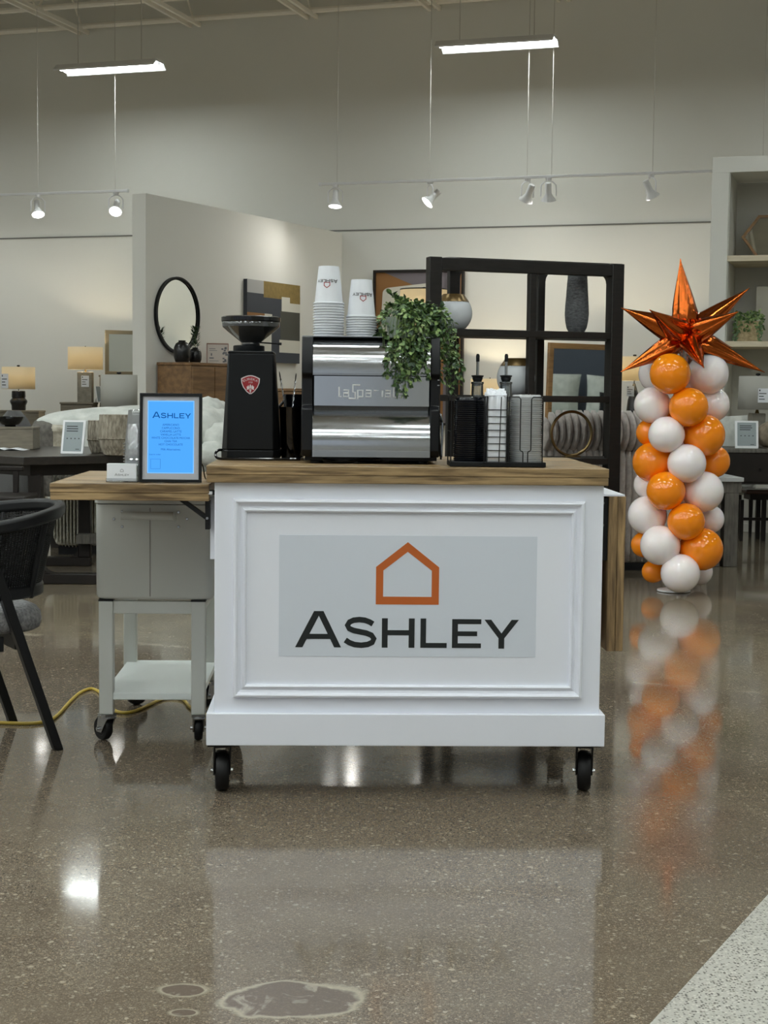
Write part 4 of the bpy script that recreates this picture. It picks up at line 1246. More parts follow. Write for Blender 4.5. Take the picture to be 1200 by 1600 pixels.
# --- trailing plant in a frosted pot on the machine
pp = at(628, 520, EY + 0.12)
plant = thing('trailing_plant', 'trailing green leafy plant in frosted pot spilling over the espresso machine', 'plant', (pp.x, pp.y, MT))
MB().lathe([(0.03, 0.0), (0.034, 0.002), (0.042, 0.058), (0.043, 0.062), (0.040, 0.062), (0.038, 0.05), (0.001, 0.048)], 28, (-0.008, 0, 0)).build('pot', 'frosted', plant)
pq = lambda px, py, dy: at(px, py, pp.y + dy) - Vector((pp.x, pp.y, MT))
root0 = Vector((0.015, 0.0, 0.055))
LEAF = []
for r_ in range(3):
    lm_ = MB()
    L_, W_ = 1.0, 0.62 + 0.08 * r_
    ptsl = [(0, 0, 0), (0.18, 0.25 * W_, 0.05), (0.5, 0.5 * W_, 0.10 + 0.03 * r_), (0.8, 0.32 * W_, 0.05), (1.0, 0, -0.06), (0.8, -0.32 * W_, 0.05), (0.5, -0.5 * W_, 0.10 + 0.03 * r_), (0.18, -0.25 * W_, 0.05), (0.5, 0, 0.0)]
    lm_.add(ptsl, [(0, 1, 8), (1, 2, 8), (2, 3, 8), (3, 4, 8), (4, 5, 8), (5, 6, 8), (6, 7, 8), (7, 0, 8)])
    for mname in ('leaf', 'leaf_light', 'leaf_dark'):
        o_ = lm_.build('leaf', mname, None, solid=0)
        LEAF.append(o_.data)
        bpy.data.objects.remove(o_)
rest = {'leaf': MB(), 'leaf_light': MB(), 'leaf_dark': MB()}
leaf_n = 0
def put_leaf(p, d, size, weight=0.5):
    global leaf_n
    p = Vector(p)
    if -0.05 < p.x < -0.008 and -0.004 < p.z < 0.066 and p.y < 0.02 and random.random() < 0.93: return
    d = Vector(d).normalized()
    q = d.to_track_quat('X', 'Z').to_matrix().to_4x4()
    mtx = Matrix.Translation(p) @ q @ Matrix.Rotation(random.uniform(-1.0, 1.0), 4, 'X') @ Matrix.Scale(size, 4)
    kind = random.choices((0, 1, 2), (0.5, 0.28, 0.22))[0]
    if leaf_n < 290:
        o = bpy.data.objects.new('leaf', LEAF[random.randrange(3) * 3 + kind])
        col.objects.link(o); o.parent = plant; o.matrix_basis = mtx
        leaf_n += 1
    else:
        src = LEAF[kind]
        mb = rest[('leaf', 'leaf_light', 'leaf_dark')[kind]]
        mb.add([mtx @ v.co for v in src.vertices], [tuple(f.vertices) for f in src.polygons])
ENDS = [  # where each runner ends: px, py, depth in front of the pot
 (598, 560, -0.10), (592, 545, -0.05), (605, 585, -0.14), (622, 612, -0.15), (633, 618, -0.155), (642, 600, -0.155), (628, 590, -0.15), (650, 592, -0.155), (658, 570, -0.15), (668, 588, -0.13), (676, 572, -0.10),
 (690, 560, -0.08), (700, 590, -0.07), (706, 612, -0.07), (714, 600, -0.06), (718, 588, -0.05), (722, 575, -0.03), (710, 568, -0.06), (697, 545, -0.06), (688, 530, -0.05), (640, 565, -0.14), (612, 555, -0.12), (655, 548, -0.12), (665, 540, -0.1), (635, 545, -0.13),
 (590, 520, 0.0), (600, 500, 0.02), (680, 515, 0.03), (693, 507, 0.05), (645, 530, -0.10), (620, 535, -0.1), (672, 525, -0.04), (703, 560, -0.02), (686, 590, -0.05), (648, 578, -0.15), (617, 600, -0.14)]
TOPS = [(612, 461), (620, 470), (640, 478), (655, 480), (606, 478), (632, 468), (665, 486), (690, 482), (648, 474), (672, 492)]
for e, (ex, ey, dy) in enumerate(ENDS):
    end = pq(ex, ey, dy)
    side_ = Vector((end.x * 0.55, end.y * 0.62, 0))
    high = 0.075 + random.uniform(-0.015, 0.03)
    if end.z > 0.01: high = max(high, end.z + 0.03)
    P = [root0 + Vector((random.uniform(-0.02, 0.03), random.uniform(-0.02, 0.02), -0.01)), root0 + side_ * 0.5 + Vector((0, 0, high - 0.055)), side_ * 1.45 + Vector((0, 0, min(high * 0.7, 0.06))), end + Vector((-end.x * 0.08, 0, max(0.03, -end.z * 0.45))), end]
    L = smooth_line(P, 7)
    L = [Vector((v.x, v.y, max(v.z, 0.006 if v.y > -0.10 and v.x < 0.08 else -9))) for v in L]
    MB().tube(L, 0.0011, 4).build('runner', 'vine', plant)
    step_ = 1 if e % 2 else 1
    for i in range(4, len(L), step_):
        for s_ in range(2):
            d = (L[i] - L[i - 1]).normalized()
            out = Vector((random.uniform(-1, 1), random.uniform(-1.2, 0.3), random.uniform(-0.9, 0.5)))
            put_leaf(L[i] + Vector((random.uniform(-0.004, 0.004), random.uniform(-0.004, 0.002), random.uniform(-0.004, 0.004))), d * 0.5 + out, random.uniform(0.013, 0.022))
for (tx, ty) in TOPS:
    end = pq(tx, ty, random.uniform(-0.03, 0.03))
    L = smooth_line([root0, root0.lerp(end, 0.5) + Vector((0, 0, 0.01)), end], 4)
    MB().tube(L, 0.0012, 4).build('runner', 'vine', plant)
    for i in range(2, len(L)):
        for s_ in range(3):
            put_leaf(L[i], (L[i] - L[i - 1]) * 30 + Vector((random.uniform(-1, 1), random.uniform(-1, 0.4), random.uniform(-0.2, 0.8))), random.uniform(0.016, 0.027))
for i in range(230):      # fullness of the clump
    a = random.uniform(0, 2 * pi)
    r = random.uniform(0.01, 0.10)
    p_ = Vector((0.03 + r * cos(a) * 0.85, r * sin(a) * 0.55 - 0.04, 0.055 + random.uniform(-0.045, 0.05) * (1.25 - r * 6) - 0.1 * r))
    put_leaf(p_, (cos(a), sin(a) * 0.6 - 0.4, random.uniform(-0.8, 0.4)), random.uniform(0.014, 0.022))
for i in range(330):      # the curtain over the machine's edge
    t = random.random()
    p_ = pq(random.uniform(606, 712), 0, 0)
    px_ = random.uniform(612, 715) if t > 0.3 else random.uniform(645, 700)
    lim = 588 if px_ < 660 else (575 if px_ < 688 else 600)
    py_ = 505 + (lim - 505) * random.random() ** 1.25
    dy_ = -0.135 if px_ < 670 else -0.075
    dy_ *= min(1.0, 0.35 + (py_ - 505) / 45)
    p_ = pq(px_, py_, dy_ + random.uniform(-0.015, 0.01))
    put_leaf(p_, (random.uniform(-0.8, 0.8), random.uniform(-0.8, 0.0), random.uniform(-1, 0.1)), random.uniform(0.011, 0.018))
for mname, mb in rest.items():
    if mb.vs: mb.build('small_leaves', mname, plant)['kind'] = 'stuff'
MB().lathe([(0.012, 0.0), (0.012, 0.02), (0.009, 0.028)], 14, (X(586) + mx - pp.x, -0.02, 0)).build('pot_stake', 'black_metal', plant)

# --- wire organiser with lids and napkins
p0, p1 = wtop(703, 729), wtop(849, 729)
OY = p0.y
org = thing('wire_organizer', 'black wire condiment organizer with three bays at the cart front edge', 'organizer', ((p0.x + p1.x) / 2, OY, CT))
ow = (p1.x - p0.x) / 2
ox = lambda px: at(px, 680, OY).x - org.location.x
oz = lambda py: at(776, py, OY).z - CT
OD = 0.125
MB().box((-ow, 0, 0), (ow, OD, oz(722))).build('tray', 'black_satin', org, 0.002)
zW = oz(620)
def wire(name, pts, r=0.0017):
    return MB().tube([Vector(q) for q in pts], r, 6).build(name, 'black_metal', org)
bays = [(ox(705), ox(757)), (ox(761), ox(792)), (ox(795), ox(848))]
for i, (x0, x1) in enumerate(bays):
    for y in (0.003, OD - 0.003):
        if i == 1:
            wire('wire_frame', [(x0, y, 0.01), (x0, y, zW + 0.002), (x1, y, zW + 0.004), (x1, y, 0.01)])
        else:
            xm = (x0 + x1) / 2
            g1, g2 = (x1 - x0) * 0.16, (x1 - x0) * 0.07
            if i == 2:
                zz = oz(705)
                wire('wire_frame', [(x0, y, 0.01), (x0, y, zW - 0.006), (x0 + 0.004, y, zW), (xm - g1 - 0.005, y, zW), (xm - g1, y, zW - 0.006), (xm - g1, y, zz + 0.004), (xm - g1 + 0.004, y, zz), (xm - g2 - 0.002, y, zz), (xm - g2, y, zz - 0.004), (xm - g2, y, 0.01)])
                wire('wire_frame', [(x1, y, 0.01), (x1, y, zW - 0.006), (x1 - 0.004, y, zW), (xm + g1 + 0.005, y, zW), (xm + g1, y, zW - 0.006), (xm + g1, y, zz + 0.004), (xm + g1 - 0.004, y, zz), (xm + g2 + 0.002, y, zz), (xm + g2, y, zz - 0.004), (xm + g2, y, 0.01)])
            else:
                wire('wire_frame', [(x0, y, 0.01), (x0, y, zW), (x1, y, zW), (x1, y, 0.01)])
    for x in (x0, x1):
        wire('side_wire', [(x, 0.003, zW), (x, OD - 0.003, zW)])
        wire('side_wire', [(x, 0.003, zW * 0.5), (x, OD - 0.003, zW * 0.5)])
        MB().box((x - 0.0015, 0.0, 0.008), (x + 0.0015, 0.004, zW)).build('upright', 'black_metal', org)
x0, x1 = bays[1]
for k_ in range(8):
    z = oz(640.5) + (oz(714.5) - oz(640.5)) * k_ / 7
    wire('cross_wire', [(x0, 0.002, z), (x1, 0.002, z)], 0.0014)
wire('cross_wire', [(x0 + (x1 - x0) * 0.62, 0.002, 0.01), (x0 + (x1 - x0) * 0.70, 0.002, zW)], 0.0014)
# dome lids and flat clear lids
def lid_stack(name, label, group, material, px, n, z0, z1, R, dome):
    c = at(px, 680, OY + OD / 2)
    base = None
    for i in range(n):
        if base is None:
            m = MB().lathe([(R - 0.001, 0.0), (R, 0.0015), (R, 0.004), (R - 0.004, 0.0055), (R - 0.006, dome), (R - 0.01, dome + 0.001), (0.001, dome)], 28, cap=False)
            base = o = tag(m.build(name, material), label, 'lid', group)
        else:
            o = base.copy(); col.objects.link(o)
        o.location = (c.x + random.uniform(-0.0009, 0.0009), c.y + random.uniform(-0.0009, 0.0009), CT + z0 + (z1 - z0) * i / (n - 1))
lid_stack('dome_lid', 'black plastic cup lid in the stack filling the organizer bay beside the espresso machine', 'black cup lids', 'navy_lid', 733, 30, 0.012, oz(628), 0.046, 0.012)
lid_stack('flat_lid', 'clear plastic cup lid in the stack filling the organizer bay beside the napkins', 'clear cup lids', 'clear', 821.5, 34, 0.012, oz(622), 0.047, 0.010)
# paper napkins standing in the middle bay
for i in range(9):
    t_ = i / 8
    m = MB()
    x0_, x1_ = ox(762.5), ox(791)
    yy = 0.008 + 0.105 * t_
    zt2 = oz(616) + random.uniform(-0.004, 0.012)
    nx = 14
    def nf(u, v, yy=yy, zt2=zt2, ph=random.uniform(0, 6)):
        return (x0_ + (x1_ - x0_) * u, yy + 0.003 * sin(u * 11 + ph) * v, 0.011 + (zt2 + 0.006 * sin(u * 9 + ph * 2) - 0.011) * v)
    m.grid(nx, 8, nf)
    o = m.build('paper_napkin', 'paper_white', None, solid=0.006, smooth=True)
    o.location = org.location
    tag(o, ['front folded white paper napkin behind the grid of the wire organizer', 'white paper napkin standing in the middle bay of the wire organizer behind others'][min(i, 1)], 'napkin', 'paper napkins')
# syrup bottles with pourers behind it
for px, ytop, lab in ((746, 553, 'glass syrup bottle with pourer directly behind the black lid stack'), (790.5, 553, 'glass syrup bottle with pourer behind the paper napkins')):
    by = OY + OD + 0.05
    c = at(px, 600, by)
    t = thing('syrup_bottle', lab, 'bottle', (c.x, by, CT))
    bz = lambda py: at(px, py, by).z - CT
    zs, zn = bz(620), bz(597)
    MB().lathe([(0.03, 0.0), (0.036, 0.004), (0.036, zs - 0.03), (0.030, zs - 0.008), (0.0175, zs), (0.0165, zn - 0.006), (0.0185, zn - 0.004), (0.0185, zn), (0.013, zn)], 28, cap=False).build('bottle_glass', 'glass', t, solid=0.002)
    MB().lathe([(0.028, 0.004), (0.0335, 0.006), (0.0335, zs * 0.72), (0.001, zs * 0.72)], 24).build('syrup', 'syrup', t)
    MB().lathe([(0.012, zn - 0.012), (0.0125, zn + 0.002), (0.0155, zn + 0.01), (0.0155, zn + 0.014), (0.0185, zn + 0.017), (0.0185, zn + 0.020), (0.006, zn + 0.021)], 20).build('stopper', 'black_satin', t)
    MB().tube([(0, 0, zn + 0.02), (0, 0, bz(563)), (0, -0.001, bz(558))], 0.0042, 10).build('pour_spout', 'steel', t)
    MB().tube([(0, 0, bz(565)), (0, -0.001, bz(556)), (0, -0.001, bz(ytop))], [0.0052, 0.0056, 0.0035], 10).build('spout_cap', 'black_satin', t)

# ------------------------------------------------------------------ things on the raised leaf
LZ = ZL + 0.001
pt = on(266, 754.5, LZ)
tab = thing('menu_frame', 'black framed lit blue menu screen standing on the raised plank leaf', 'screen', (pt.x, pt.y, LZ + 0.0016))
TY = pt.y
tw = unit(217, 314.5, TY) / 2
thh = at(266, 615, TY).z - LZ
tab.rotation_euler = (radians(-4), 0, 0)
fr = 0.0085
MB().box((-tw, 0, 0), (tw, 0.016, fr)).build('frame_rail', 'black_satin', tab, 0.001)
MB().box((-tw, 0, thh - fr), (tw, 0.016, thh)).build('frame_rail', 'black_satin', tab, 0.001)
MB().box((-tw, 0, fr), (-tw + fr, 0.016, thh - fr)).build('frame_stile', 'black_satin', tab, 0.001)
MB().box((tw - fr, 0, fr), (tw, 0.016, thh - fr)).build('frame_stile', 'black_satin', tab, 0.001)
MB().box((-tw + fr, 0.006, fr), (tw - fr, 0.014, thh - fr)).build('mat_board', 'tablet_mat', tab, smooth=False)
ux = lambda px: at(px, 690, TY).x - pt.x
uz = lambda py: at(266, py, TY).z - LZ
sx0, sx1, sz0, sz1 = ux(229.5), ux(302.5), uz(740.5), uz(626.5)
MB().box((sx0, 0.0052, sz0), (sx1, 0.006, sz1)).build('screen_border', 'screen_edge', tab, smooth=False)
scr = MB().box((sx0 + 0.0028, 0.0045, sz0 + 0.0028), (sx1 - 0.0028, 0.0052, sz1 - 0.0028)).build('screen', 'screen', tab, smooth=False)
wsz = ux(297.5) - ux(237)
word_sign(scr, 'screen_ink', lambda u, v, w: (ux(237) + u * wsz, 0.0042 - w, uz(654) + v * wsz), 0.0002, 'word')
LINES = ['Americano', 'Cappuccino', 'Caramel Latte', 'Vanilla Latte', 'White Chocolate Mocha', 'Chai Tea', 'Hot Chocolate', 'Milk Alternatives']
mxp = (sx0 + sx1) / 2
for i, s_ in enumerate(LINES):
    py = 666 + 5.15 * i + (2.5 if i == 7 else 0)
    print_text('menu_line', s_.upper() if i < 7 else s_, 0.0088, 'screen_ink', scr, lambda x, y, w, py=py: (mxp + x * 0.95, 0.0042, uz(py) + y))
print_text('menu_line', 'Scan to order', 0.006, 'screen_ink', scr, lambda x, y, w: (ux(241.5) + x, 0.0042, uz(712) + y))
bx0, bx1, bz0, bz1 = ux(234.5), ux(250), uz(733.5), uz(718)
m = MB()
for (a_, b_, c_, d_) in ((bx0, bx1, bz0, bz0 + 0.0006), (bx0, bx1, bz1 - 0.0006, bz1), (bx0, bx0 + 0.0006, bz0, bz1), (bx1 - 0.0006, bx1, bz0, bz1)):
    m.box((a_, 0.0042, c_), (b_, 0.0045, d_))
m.build('code_outline', 'screen_ink', scr, smooth=False)
MB().box((-0.04, 0.016, 0.02), (0.04, 0.02, thh * 0.6)).build('easel_back', 'black_satin', tab)
MB().hexa([(-0.03, 0.085, 0.0065), (0.03, 0.085, 0.0065), (0.03, 0.09, 0.0065), (-0.03, 0.09, 0.0065)], [(-0.03, 0.019, thh * 0.55), (0.03, 0.019, thh * 0.55), (0.03, 0.023, thh * 0.55), (-0.03, 0.023, thh * 0.55)]).build('easel_leg', 'black_satin', tab)
cq = [Vector((tw - 0.01, 0.02, 0.065)), Vector((tw + 0.001, 0.03, 0.05)), Vector((tw + 0.005, 0.04, 0.024)), Vector((tw + 0.007, 0.06, 0.012)), Vector((tw + 0.004, 0.12, 0.014))]
MB().tube(smooth_line(cq, 5), 0.002, 6).build('charging_cord', 'black_gloss', tab)
# card holder
ph = on(190, 753.5, LZ)
ch = thing('card_holder', 'clear acrylic holder with a stack of white business cards beside the menu screen', 'card holder', (ph.x, ph.y, LZ))
kw = unit(165, 214.5, ph.y) / 2
kz = at(190, 726, ph.y).z - LZ
MB().box((-kw, 0.0, 0), (kw, 0.045, 0.003)).build('holder_base', 'acrylic', ch, 0.0005)
MB().box((-kw, 0.0, 0.003), (kw, 0.002, kz * 0.22)).build('holder_lip', 'acrylic', ch, 0.0005)
MB().hexa([(-kw, 0.036, 0.003), (kw, 0.036, 0.003), (kw, 0.038, 0.003), (-kw, 0.038, 0.003)], [(-kw, 0.043, kz), (kw, 0.043, kz), (kw, 0.045, kz), (-kw, 0.045, kz)]).build('holder_back', 'acrylic', ch)
cards = MB().hexa([(-kw + 0.002, 0.004, 0.0035), (kw - 0.004, 0.004, 0.0035), (kw - 0.004, 0.034, 0.0035), (-kw + 0.002, 0.034, 0.0035)],
                  [(-kw + 0.002, 0.009, kz + 0.002), (kw - 0.004, 0.009, kz + 0.002), (kw - 0.004, 0.040, kz + 0.002), (-kw + 0.002, 0.040, kz + 0.002)]).build('card_stack', 'paper_white', ch, smooth=False)
tlt = lambda z: 0.004 + 0.005 * (z / kz)
word_sign(cards, 'grey_ink', lambda u, v, w: (-0.021 + u * 0.042, tlt(kz * 0.36) - 0.0004 - w, kz * 0.36 + v * 0.042), 0.0002, 'printed_word')
house_sign('printed_emblem', cards, 'grey_ink', lambda u, v, w: (u * 0.010, tlt(kz * 0.58) - 0.0004 - w, kz * 0.58 + v * 0.009), 0.0002)
# clear cold cups, nested upside down behind the screen
def cold_stack(px, y_off, n, top_py, label, R):
    yy = TY + y_off
    c = at(px, 720, yy)
    top = at(px, top_py, yy).z
    hgt = 0.105
    step = (top - hgt - LZ) / max(1, n - 1)
    base = None
    for i in range(n):
        if base is None:
            m = MB().lathe([(R - 0.004, 0.003), (R - 0.001, 0.0), (R + 0.001, 0.001), (R + 0.001, 0.0035), (R - 0.004, 0.005), (R * 0.68, hgt - 0.002), (R * 0.64, hgt), (0.001, hgt - 0.003)], 24, cap=False)
            base = o = tag(m.build('clear_cup', 'clear_soft'), label, 'cup', 'clear cups in the ' + ('taller' if 'taller' in label else 'shorter') + ' stack')
        else:
            o = base.copy(); col.objects.link(o)
        o.location = (c.x, yy, LZ + step * i)
cold_stack(217, 0.16, 13, 640, 'clear plastic cup in the taller nested stack half hidden by the menu screen', 0.046)
cold_stack(214, 0.07, 5, 662, 'clear plastic cup in the shorter nested stack between card holder and screen', 0.040)
LAMPS = 1.25
# ------------------------------------------------------------------ balloon column
BY = 9.2
bc = at(1062, 900, BY)
colm = thing('balloon_column', 'orange and white balloon column topped with an orange foil starburst', 'balloons', (bc.x, BY, 0))
bu = 1.0 / FPX * BY
BAL = [(1047, 584, 32, 'o', 0), (1108, 584, 32, 'w', 0), (1026, 584, 29, 'w', 1), (1018, 633, 28.5, 'w', 0), (1076, 636, 31, 'o', 0), (1114, 632, 27, 'w', 1), (1014, 676, 21, 'o', 1),
       (1041, 679, 28.5, 'w', 0), (1101, 680, 33, 'o', 0), (1116, 721, 25.5, 'o', 1), (1073, 724, 30.5, 'w', 0), (1018, 722, 31, 'o', 0), (1040, 767, 30.5, 'o', 0), (1100, 768, 32, 'w', 0),
       (1011, 757, 22, 'w', 1), (1010, 805, 30.5, 'w', 0), (1072, 815, 29.5, 'o', 0), (1110, 811, 22.5, 'w', 1), (1005, 851, 20, 'o', 1), (1031, 852, 31.5, 'w', 0), (1097, 858, 34, 'o', 0),
       (1020, 893, 18, 'o', 1), (1063, 896, 31, 'w', 0), (1075, 600, 28, 'w', 2), (1050, 650, 28, 'o', 2), (1075, 700, 28, 'w', 2), (1050, 750, 28, 'o', 2), (1085, 800, 28, 'w', 2), (1060, 850, 28, 'o', 2), (1092, 893, 22, 'w', 2)]
for px, py, r, c, back in BAL:
    dx = (px - 1062) * bu
    if back == 2:
        y = 0.17
    else:
        y = sqrt(max(0.0, 0.165 ** 2 - min(abs(dx), 0.165) ** 2)) * (1 if back else -1) + (0.05 if back else -0.0)
        if not back: y -= 0.02
    p = at(px, py, BY + y)
    R = r * bu * (BY + y) / BY
    d = Vector((p.x - bc.x, y, 0)).normalized()
    q = d.to_track_quat('Z', 'Y').to_matrix().to_4x4()
    mtx = Matrix.Translation((p.x - bc.x, y, p.z)) @ q
    prof = []
    n = 14
    for i in range(n + 1):
        a = pi * i / n
        rr = R * sin(a)
        z = -R * cos(a) * 0.96
        if z < 0: z *= 1.10; rr *= 1 - 0.10 * (-cos(a)) ** 3
        prof.append((max(rr, 0.0008), z))
    MB(mtx=mtx).lathe(prof, 28).build('balloon', 'orange_balloon' if c == 'o' else 'white_balloon', colm, angle=180)
MB().cone((0, 0.02, 0.02), (0, 0.02, at(1066, 525, BY).z), 0.012, seg=10).build('pole', 'white_metal', colm)
MB().lathe([(0.09, 0.0), (0.10, 0.004), (0.10, 0.012), (0.08, 0.016), (0.02, 0.018)], 28, (-0.03, 0.02, 0)).build('base_plate', 'white_metal', colm)
star = sub('foil_star', colm)
sc = at(1071, 527, BY)
S0 = Vector((sc.x - bc.x, -0.03, sc.z))
SPK = [(1063, 404, 0.03, 0.085), (1171, 450, 0.10, 0.075), (1154, 487, -0.26, 0.085), (1015, 484, -0.33, 0.08), (970.5, 481, 0.06, 0.085), (970, 581, 0.04, 0.075), (1195, 582, 0.0, 0.075), (1100, 575, -0.36, 0.075), (1144, 543, 0.32, 0.07), (1075, 580, 0.40, 0.07)]
for px, py, dy, rb in SPK:
    t = at(px, py, BY - 0.03 + dy)
    tip = Vector((t.x - bc.x, -0.03 + dy, t.z))
    d = tip - S0
    q = d.to_track_quat('Z', 'Y').to_matrix().to_4x4()
    L = d.length
    n, seg = 16, 24
    ph = random.uniform(0, 6)
    rings = []
    for i in range(n + 1):
        u = i / n
        prof_ = rb * (0.55 + 0.45 * min(1, u / 0.22)) if u < 0.22 else rb * (1 - u) / 0.78 * (1 + 0.12 * sin(pi * (u - 0.22) / 0.78))
        prof_ = max(prof_ * 0.84, 0.002)
        ring = []
        for k in range(seg):
            a = 2 * pi * k / seg
            crimp = 1 + 0.14 * cos(4 * a + ph) + 0.07 * cos(8 * a + 1) + (0.05 * sin(5 * a + i * 2.3 + ph) if u < 0.36 else 0.0)
            ring.append((prof_ * crimp * cos(a), prof_ * crimp * sin(a), L * u))
        rings.append(ring)
    MB(mtx=Matrix.Translation(S0) @ q).loft(rings).build('spike', 'foil', star, angle=60)
MB(mtx=Matrix.Translation(S0)).ball((0, 0, 0), 0.062, 16, 10).build('core', 'foil', star)

# ------------------------------------------------------------------ black shelving unit
EL, ER = at(669, 600, 9.40), at(972, 600, 9.76)
ed = Vector((ER.x - EL.x, ER.y - EL.y, 0))
EW = ed.length
ER_ = atan2(ed.y, ed.x)
et = thing('shelving_unit', 'tall open shelving unit of near-black wood with arched inner corners', 'shelf', (EL.x, EL.y, 0), ER_)
EMI = et.matrix_basis.inverted()
en = Vector((-ed.y, ed.x, 0)).normalized()
def el(px, py, dep=0.0):
    return EMI @ hit(px, py, EL + en * dep, en)
EDP = 0.40
zt0 = (el(690, 402).z + el(955, 413).z) / 2
rail = 0.075
def ebox(name, lo, hi, bev=0.004):
    return MB().box(lo, hi).build(name, 'shelf_black', et, bev)
PW = 0.082
ebox('post', (0, 0, 0), (PW, 0.07, zt0 + 0.004))
ebox('post', (EW - PW, 0, 0), (EW, 0.07, zt0 + 0.004))
xm0, xm1 = el(829, 480).x, el(839, 480).x
ebox('top_rail', (PW, 0.005, zt0 - rail), (EW - PW, 0.065, zt0))
# back frame with rounded inside corners
xb = [(el(698, 480, EDP).x, el(714, 480, EDP).x), (el(836, 480, EDP).x, el(847, 480, EDP).x), (el(946, 480, EDP).x, el(966, 480, EDP).x)]
zbt = (el(720, 421, EDP).z + el(930, 428, EDP).z) / 2
for a_, b_ in xb:
    ebox('back_post', (a_, EDP - 0.05, 0), (b_, EDP, zbt + 0.07))
ebox('back_rail', (xb[0][0], EDP - 0.05, zbt), (xb[2][1], EDP, zbt + 0.07))
for sx, s in ((xb[0][1], 1), (xb[1][0], -1), (xb[1][1], 1), (xb[2][0], -1)):
    r = 0.06
    poly = [(0, 0)] + [(r - r * sin(pi / 2 * i / 8), -(r - r * cos(pi / 2 * i / 8))) for i in range(9)]
    MB().prism(poly, 0.05, lambda u, v, w, sx=sx, s=s: (sx + s * u, EDP - 0.05 + w, zbt + v)).build('corner_fillet', 'shelf_black', et)
ebox('middle_post', (xm0, 0.01, 0), (xm1, 0.065, zt0 - rail))
for (a_, b_), (c_, d_) in (((0.01, PW - 0.005), xb[0]), ((EW - PW + 0.005, EW - 0.01), xb[2])):
    MB().hexa([(a_, 0.07, zt0 - rail), (b_, 0.07, zt0 - rail), (d_, EDP - 0.05, zbt), (c_, EDP - 0.05, zbt)], [(a_, 0.07, zt0 - 0.004), (b_, 0.07, zt0 - 0.004), (d_, EDP - 0.05, zbt + 0.07), (c_, EDP - 0.05, zbt + 0.07)]).build('side_rail', 'shelf_black', et, 0.003)
def eboard(z0, z1):
    q_ = [(PW * 0.6, 0.008), (EW - PW * 0.6, 0.008), (xb[2][1] - 0.02, EDP - 0.01), (xb[0][0] + 0.02, EDP - 0.01)]
    MB().hexa([(x, y, z0) for x, y in q_], [(x, y, z1) for x, y in q_]).build('shelf_board', 'shelf_black', et, 0.003)
ZSH = []
for pl, pr_, th in ((513.5, 519, 0.042), (617, 619, 0.04), (716, 717.5, 0.04)):
    z = (el(720, pl).z + el(930, pr_).z) / 2
    ZSH.append(z)
    eboard(z - th, z)
eboard(0.34, 0.38)
def eworld(px, dep, z):
    p = hit(px, 600, EL + en * dep, en); return Vector((p.x, p.y, z))
def bowl_vase(px, z, R, hgt, neck, label, slant):
    p = eworld(px, 0.2, z + 0.0005)
    t = thing('bowl_vase', label, 'vase', p, 0, 'round white vases with bronze necks')
    prof = [(R * 0.45, 0.0), (R * 0.55, 0.003)]
    for i in range(1, 13):
        a = -1.0 + 1.62 * i / 12
        prof.append((R * cos(a), hgt * (sin(a) + 0.8415) / (0.8415 + 0.581)))
    MB().lathe(prof, 36).build('body', 'vase_white', t, angle=80)
    r0 = prof[-1][0]
    MB().loft([[(q * cos(2 * pi * k / 32), q * sin(2 * pi * k / 32), hgt + zz) for k in range(32)] for q, zz in ((r0 + 0.001, -0.004), (r0, 0.001), (r0 * 0.68, neck), (r0 * 0.62, neck - 0.002), (r0 * 0.9, 0.0))], cap=False).build('neck', 'bronze', t, solid=0.002)
    return t
k_ = (el(700, 600, 0.2) - el(699, 600, 0.2)).length
bowl_vase(706.5, ZSH[0], 28 * k_, (514 - 473) * k_ * 1.0, 0.045, 'round white glazed vase with bronze neck on the upper shelf beside the post', 0.0)
bowl_vase(806, ZSH[1], 28.5 * k_, (619 - 575) * k_, 0.046, 'round white glazed vase with bronze neck on the shelf behind the napkins', 0.0)
p = eworld(899, 0.2, ZSH[0] + 0.0005)
tv_ = thing('tall_vase', 'tall charcoal ribbed vase on the upper board of the shelving unit', 'vase', p)
hv = (518 - 430) * k_
PV = [(0.042, 0.0), (0.05, 0.004), (0.064, 0.03), (0.073, 0.075), (0.077, 0.12), (0.075, 0.17), (0.07, 0.24), (0.0625, hv - 0.02), (0.061, hv), (0.056, hv), (0.057, hv - 0.03)]
MB().lathe(PV, 40, cap=True).build('body', 'vase_dark', tv_)
for i in range(16):
    z = 0.02 + (hv - 0.04) * i / 15
    r = None
    for (r0, z0), (r1, z1) in zip(PV[:9], PV[1:9]):
        if z0 <= z <= z1: r = r0 + (r1 - r0) * (z - z0) / (z1 - z0)
    if r: MB().torus((0, 0, z), r, 0.0012, 40, 5).build('rib', 'vase_dark', tv_)
p = eworld(894.5, 0.2, ZSH[2] + 0.0005)
rg = thing('ring_sculpture', 'aged brass ring sculpture on a small foot on the shelving unit', 'sculpture', p, ER_)
RR = 33 * k_
q90 = Matrix.Rotation(pi / 2, 3, 'X')
MB().torus((0, 0, RR + 0.012), RR, 0.0095, 56, 10, q90).build('ring', 'brass', rg)
MB().box((-0.055, -0.03, 0), (0.055, 0.03, 0.008)).build('foot', 'brass', rg, 0.002)

